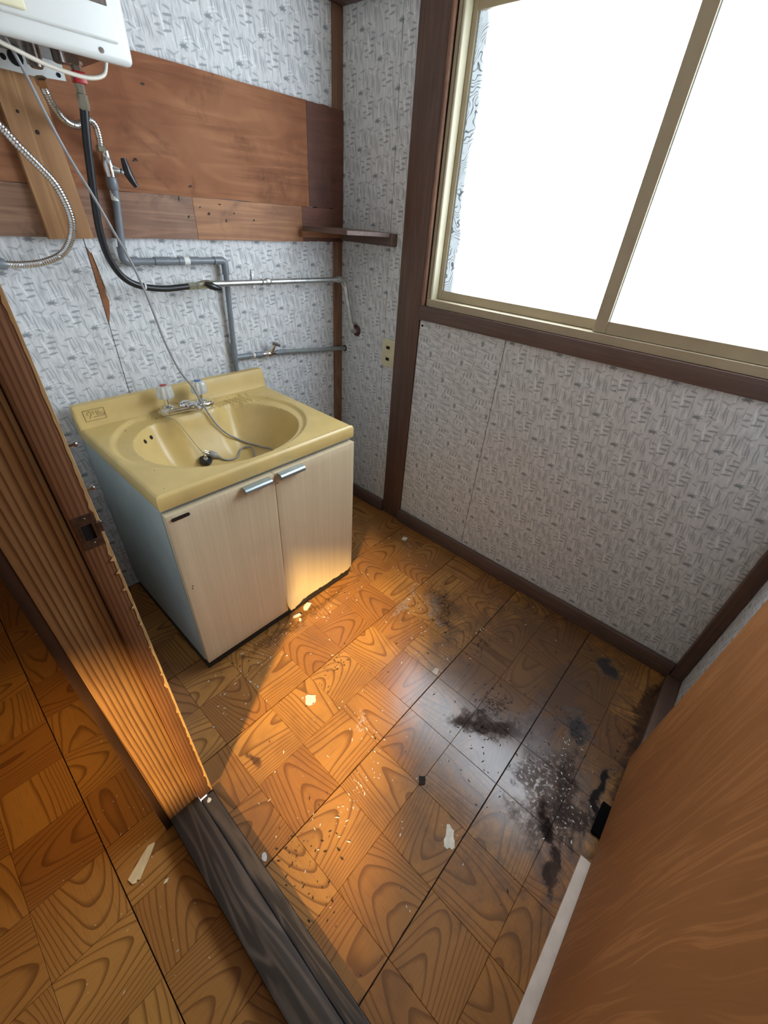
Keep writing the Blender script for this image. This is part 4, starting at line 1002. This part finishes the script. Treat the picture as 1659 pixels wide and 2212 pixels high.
scrap('paper_scrap', 'ragged white paper scrap beside the long floor seam', 'scrap', ragged(-.911, -1.373, .022, .012, .6, 14, 2, .3), M['scrap'])
scrap('paper_scrap', 'small white square chip near the foot of the brown post', 'scrap', ragged(-.101, -.552, .013, .011, .3, 8, 3, .1), M['scrap'])
scrap('card_scrap', 'beige board flake at the foot of the split cabinet door', 'scrap', ragged(-.690, -.556, .021, .010, .35, 9, 4, .2), M['scrap'], th_=.004)
scrap('foam_chip', 'white foam chip just under the cabinet door gap', 'chip', ragged(-.745, -.567, .014, .005, -.2, 9, 5, .12), M['white_tag'], th_=.005)
scrap('foam_chip', 'tiny white chip in front of the foam chip', 'chip', ragged(-.748, -.590, .007, .004, .6, 7, 6, .3), M['white_tag'], th_=.003)
scrap('paper_scrap', 'little bluish white scrap against the threshold edge', 'scrap', ragged(-1.239, -1.077, .010, .006, 1.1, 7, 7, .2), M['white_tag'])
scrap('paper_scrap', 'white crumb on the threshold below the stop strip', 'scrap', ragged(-1.268, -.888, .006, .005, .4, 6, 8, .2), M['white_tag'], z=.0160)
scrap('paper_scrap', 'dull paper flake half under the dusty floor patch', 'scrap', ragged(-.565, -1.075, .013, .009, .2, 9, 9, .2), M['white_sill'])
scrap('paper_scrap', 'small white speck of paper right of the cabinet side', 'scrap', ragged(-.385, -.395, .009, .007, .4, 7, 10, .2), M['scrap'])
scrap('paper_scrap', 'thin white sliver by the baseboard right of the washstand', 'scrap', ragged(-.215, -.290, .018, .003, .3, 7, 11, .2), M['scrap'])
scrap('wallpaper_strip', 'blade shaped cream paper strip on the hall floor', 'scrap', [(-1.4015, -.8665), (-1.4060, -.8660), (-1.4140, -.8790), (-1.4230, -.8880), (-1.4400, -.8990), (-1.4530, -.9060), (-1.4640, -.9130), (-1.4635, -.9010)][::-1] if False else
      [tuple(p) for p in ((-1.3985, -.862), (-1.3990, -.8590), (-1.4120, -.8560), (-1.4300, -.8640), (-1.4690, -.8855), (-1.4650, -.9010), (-1.4580, -.9040), (-1.4560, -.8995), (-1.4500, -.9050), (-1.4370, -.8930), (-1.4150, -.8770))], M['scrap_cream'], z=-.0192, th_=.0008, curl=.002)
scrap('paper_scrap', 'small cream chip beside the blade shaped strip', 'scrap', ragged(-1.4120, -.9480, .007, .004, .2, 4, 12, .1), M['scrap_cream'], z=-.0194)
scrap('paper_scrap', 'white stick shaped scrap far back on the hall floor', 'scrap', ragged(-1.4010, .0120, .016, .004, .3, 6, 13, .1), M['white_tag'], z=-.0194)
scrap('bark_chip', 'single dark chip on the seam of the bare floor', 'chip', ragged(-.857, -1.246, .011, .008, .7, 8, 14, .2), M['dirt'], th_=.002)
def crumbs(name, label, areas, mt, z, seed, parent=None, size=(.0008, .0026)):
    rr = random.Random(seed); b = B()
    for (cx_, cy_, sx_, sy_, a, n) in areas:
        for _ in range(n):
            u, v = rr.gauss(0, 1) * sx_, rr.gauss(0, 1) * sy_
            x = cx_ + u * math.cos(a) - v * math.sin(a); y = cy_ + u * math.sin(a) + v * math.cos(a)
            if z > -.01 and (x < -1.245 or x > -.025 or y < -1.625 or (y > -.54 and -1.08 < x < -.455) or y > -.02): continue
            if z < -.01 and (x > -1.375 or y > .8): continue
            s_ = rr.uniform(*size); l = s_ * rr.uniform(.8, 2.6); t = rr.uniform(0, math.pi); h = s_ * .5
            pts_ = [(x + l * math.cos(t), y + l * math.sin(t)), (x - s_ * math.sin(t) * .6, y + s_ * math.cos(t) * .6), (x - l * math.cos(t), y - l * math.sin(t)), (x + s_ * math.sin(t) * .6, y - s_ * math.cos(t) * .6)]
            prism(b, [(p[0], p[1], z) for p in pts_], (0, 0, h))
    return tag(obj(name, b, mt), label, 'debris', kind='stuff')
crumbs('plaster_crumbs', 'white plaster crumbs scattered over the washroom floor', [(-.70, -.62, .18, .03, 0, 30), (-.98, -.66, .12, .05, .3, 40), (-.80, -.90, .30, .25, 0, 35), (-1.0, -1.14, .05, .012, .2, 40), (-.85, -1.03, .05, .05, 0, 20), (-.40, -.86, .10, .02, .7, 30), (-.55, -1.50, .06, .03, 0, 35), (-.66, -1.57, .05, .03, 0, 25), (-.60, -1.25, .35, .2, 0, 30), (-1.15, -1.15, .05, .15, 0, 20), (-.2, -.55, .1, .2, 0, 18), (-.30, -1.10, .01, .03, 0, 8)], M['white_tag'], .0002, 21)
crumbs('dirt_crumbs', 'dark dirt crumbs scattered over the washroom floor', [(-.75, -.60, .25, .018, 0, 34), (-.40, -.93, .10, .05, .6, 80), (-.355, -1.13, .03, .012, 0, 24), (-.80, -.83, .06, .015, .3, 40), (-.55, -1.27, .08, .05, 0, 60), (-1.19, -1.15, .04, .05, .6, 40), (-.60, -1.20, .35, .25, 0, 60), (-.45, -1.50, .1, .06, 0, 50), (-.70, -1.42, .12, .08, 0, 25), (-1.20, -1.30, .02, .1, 0, 20)], M['dirt'], .0002, 22)
crumbs('plaster_crumbs', 'tiny pale crumbs scattered over the hall floor', [(-1.42, -.80, .04, .10, 0, 26), (-1.50, -.95, .12, .2, 0, 20), (-1.38, -.60, .02, .2, 0, 22)], M['scrap'], -.0198, 23, size=(.0006, .0016))
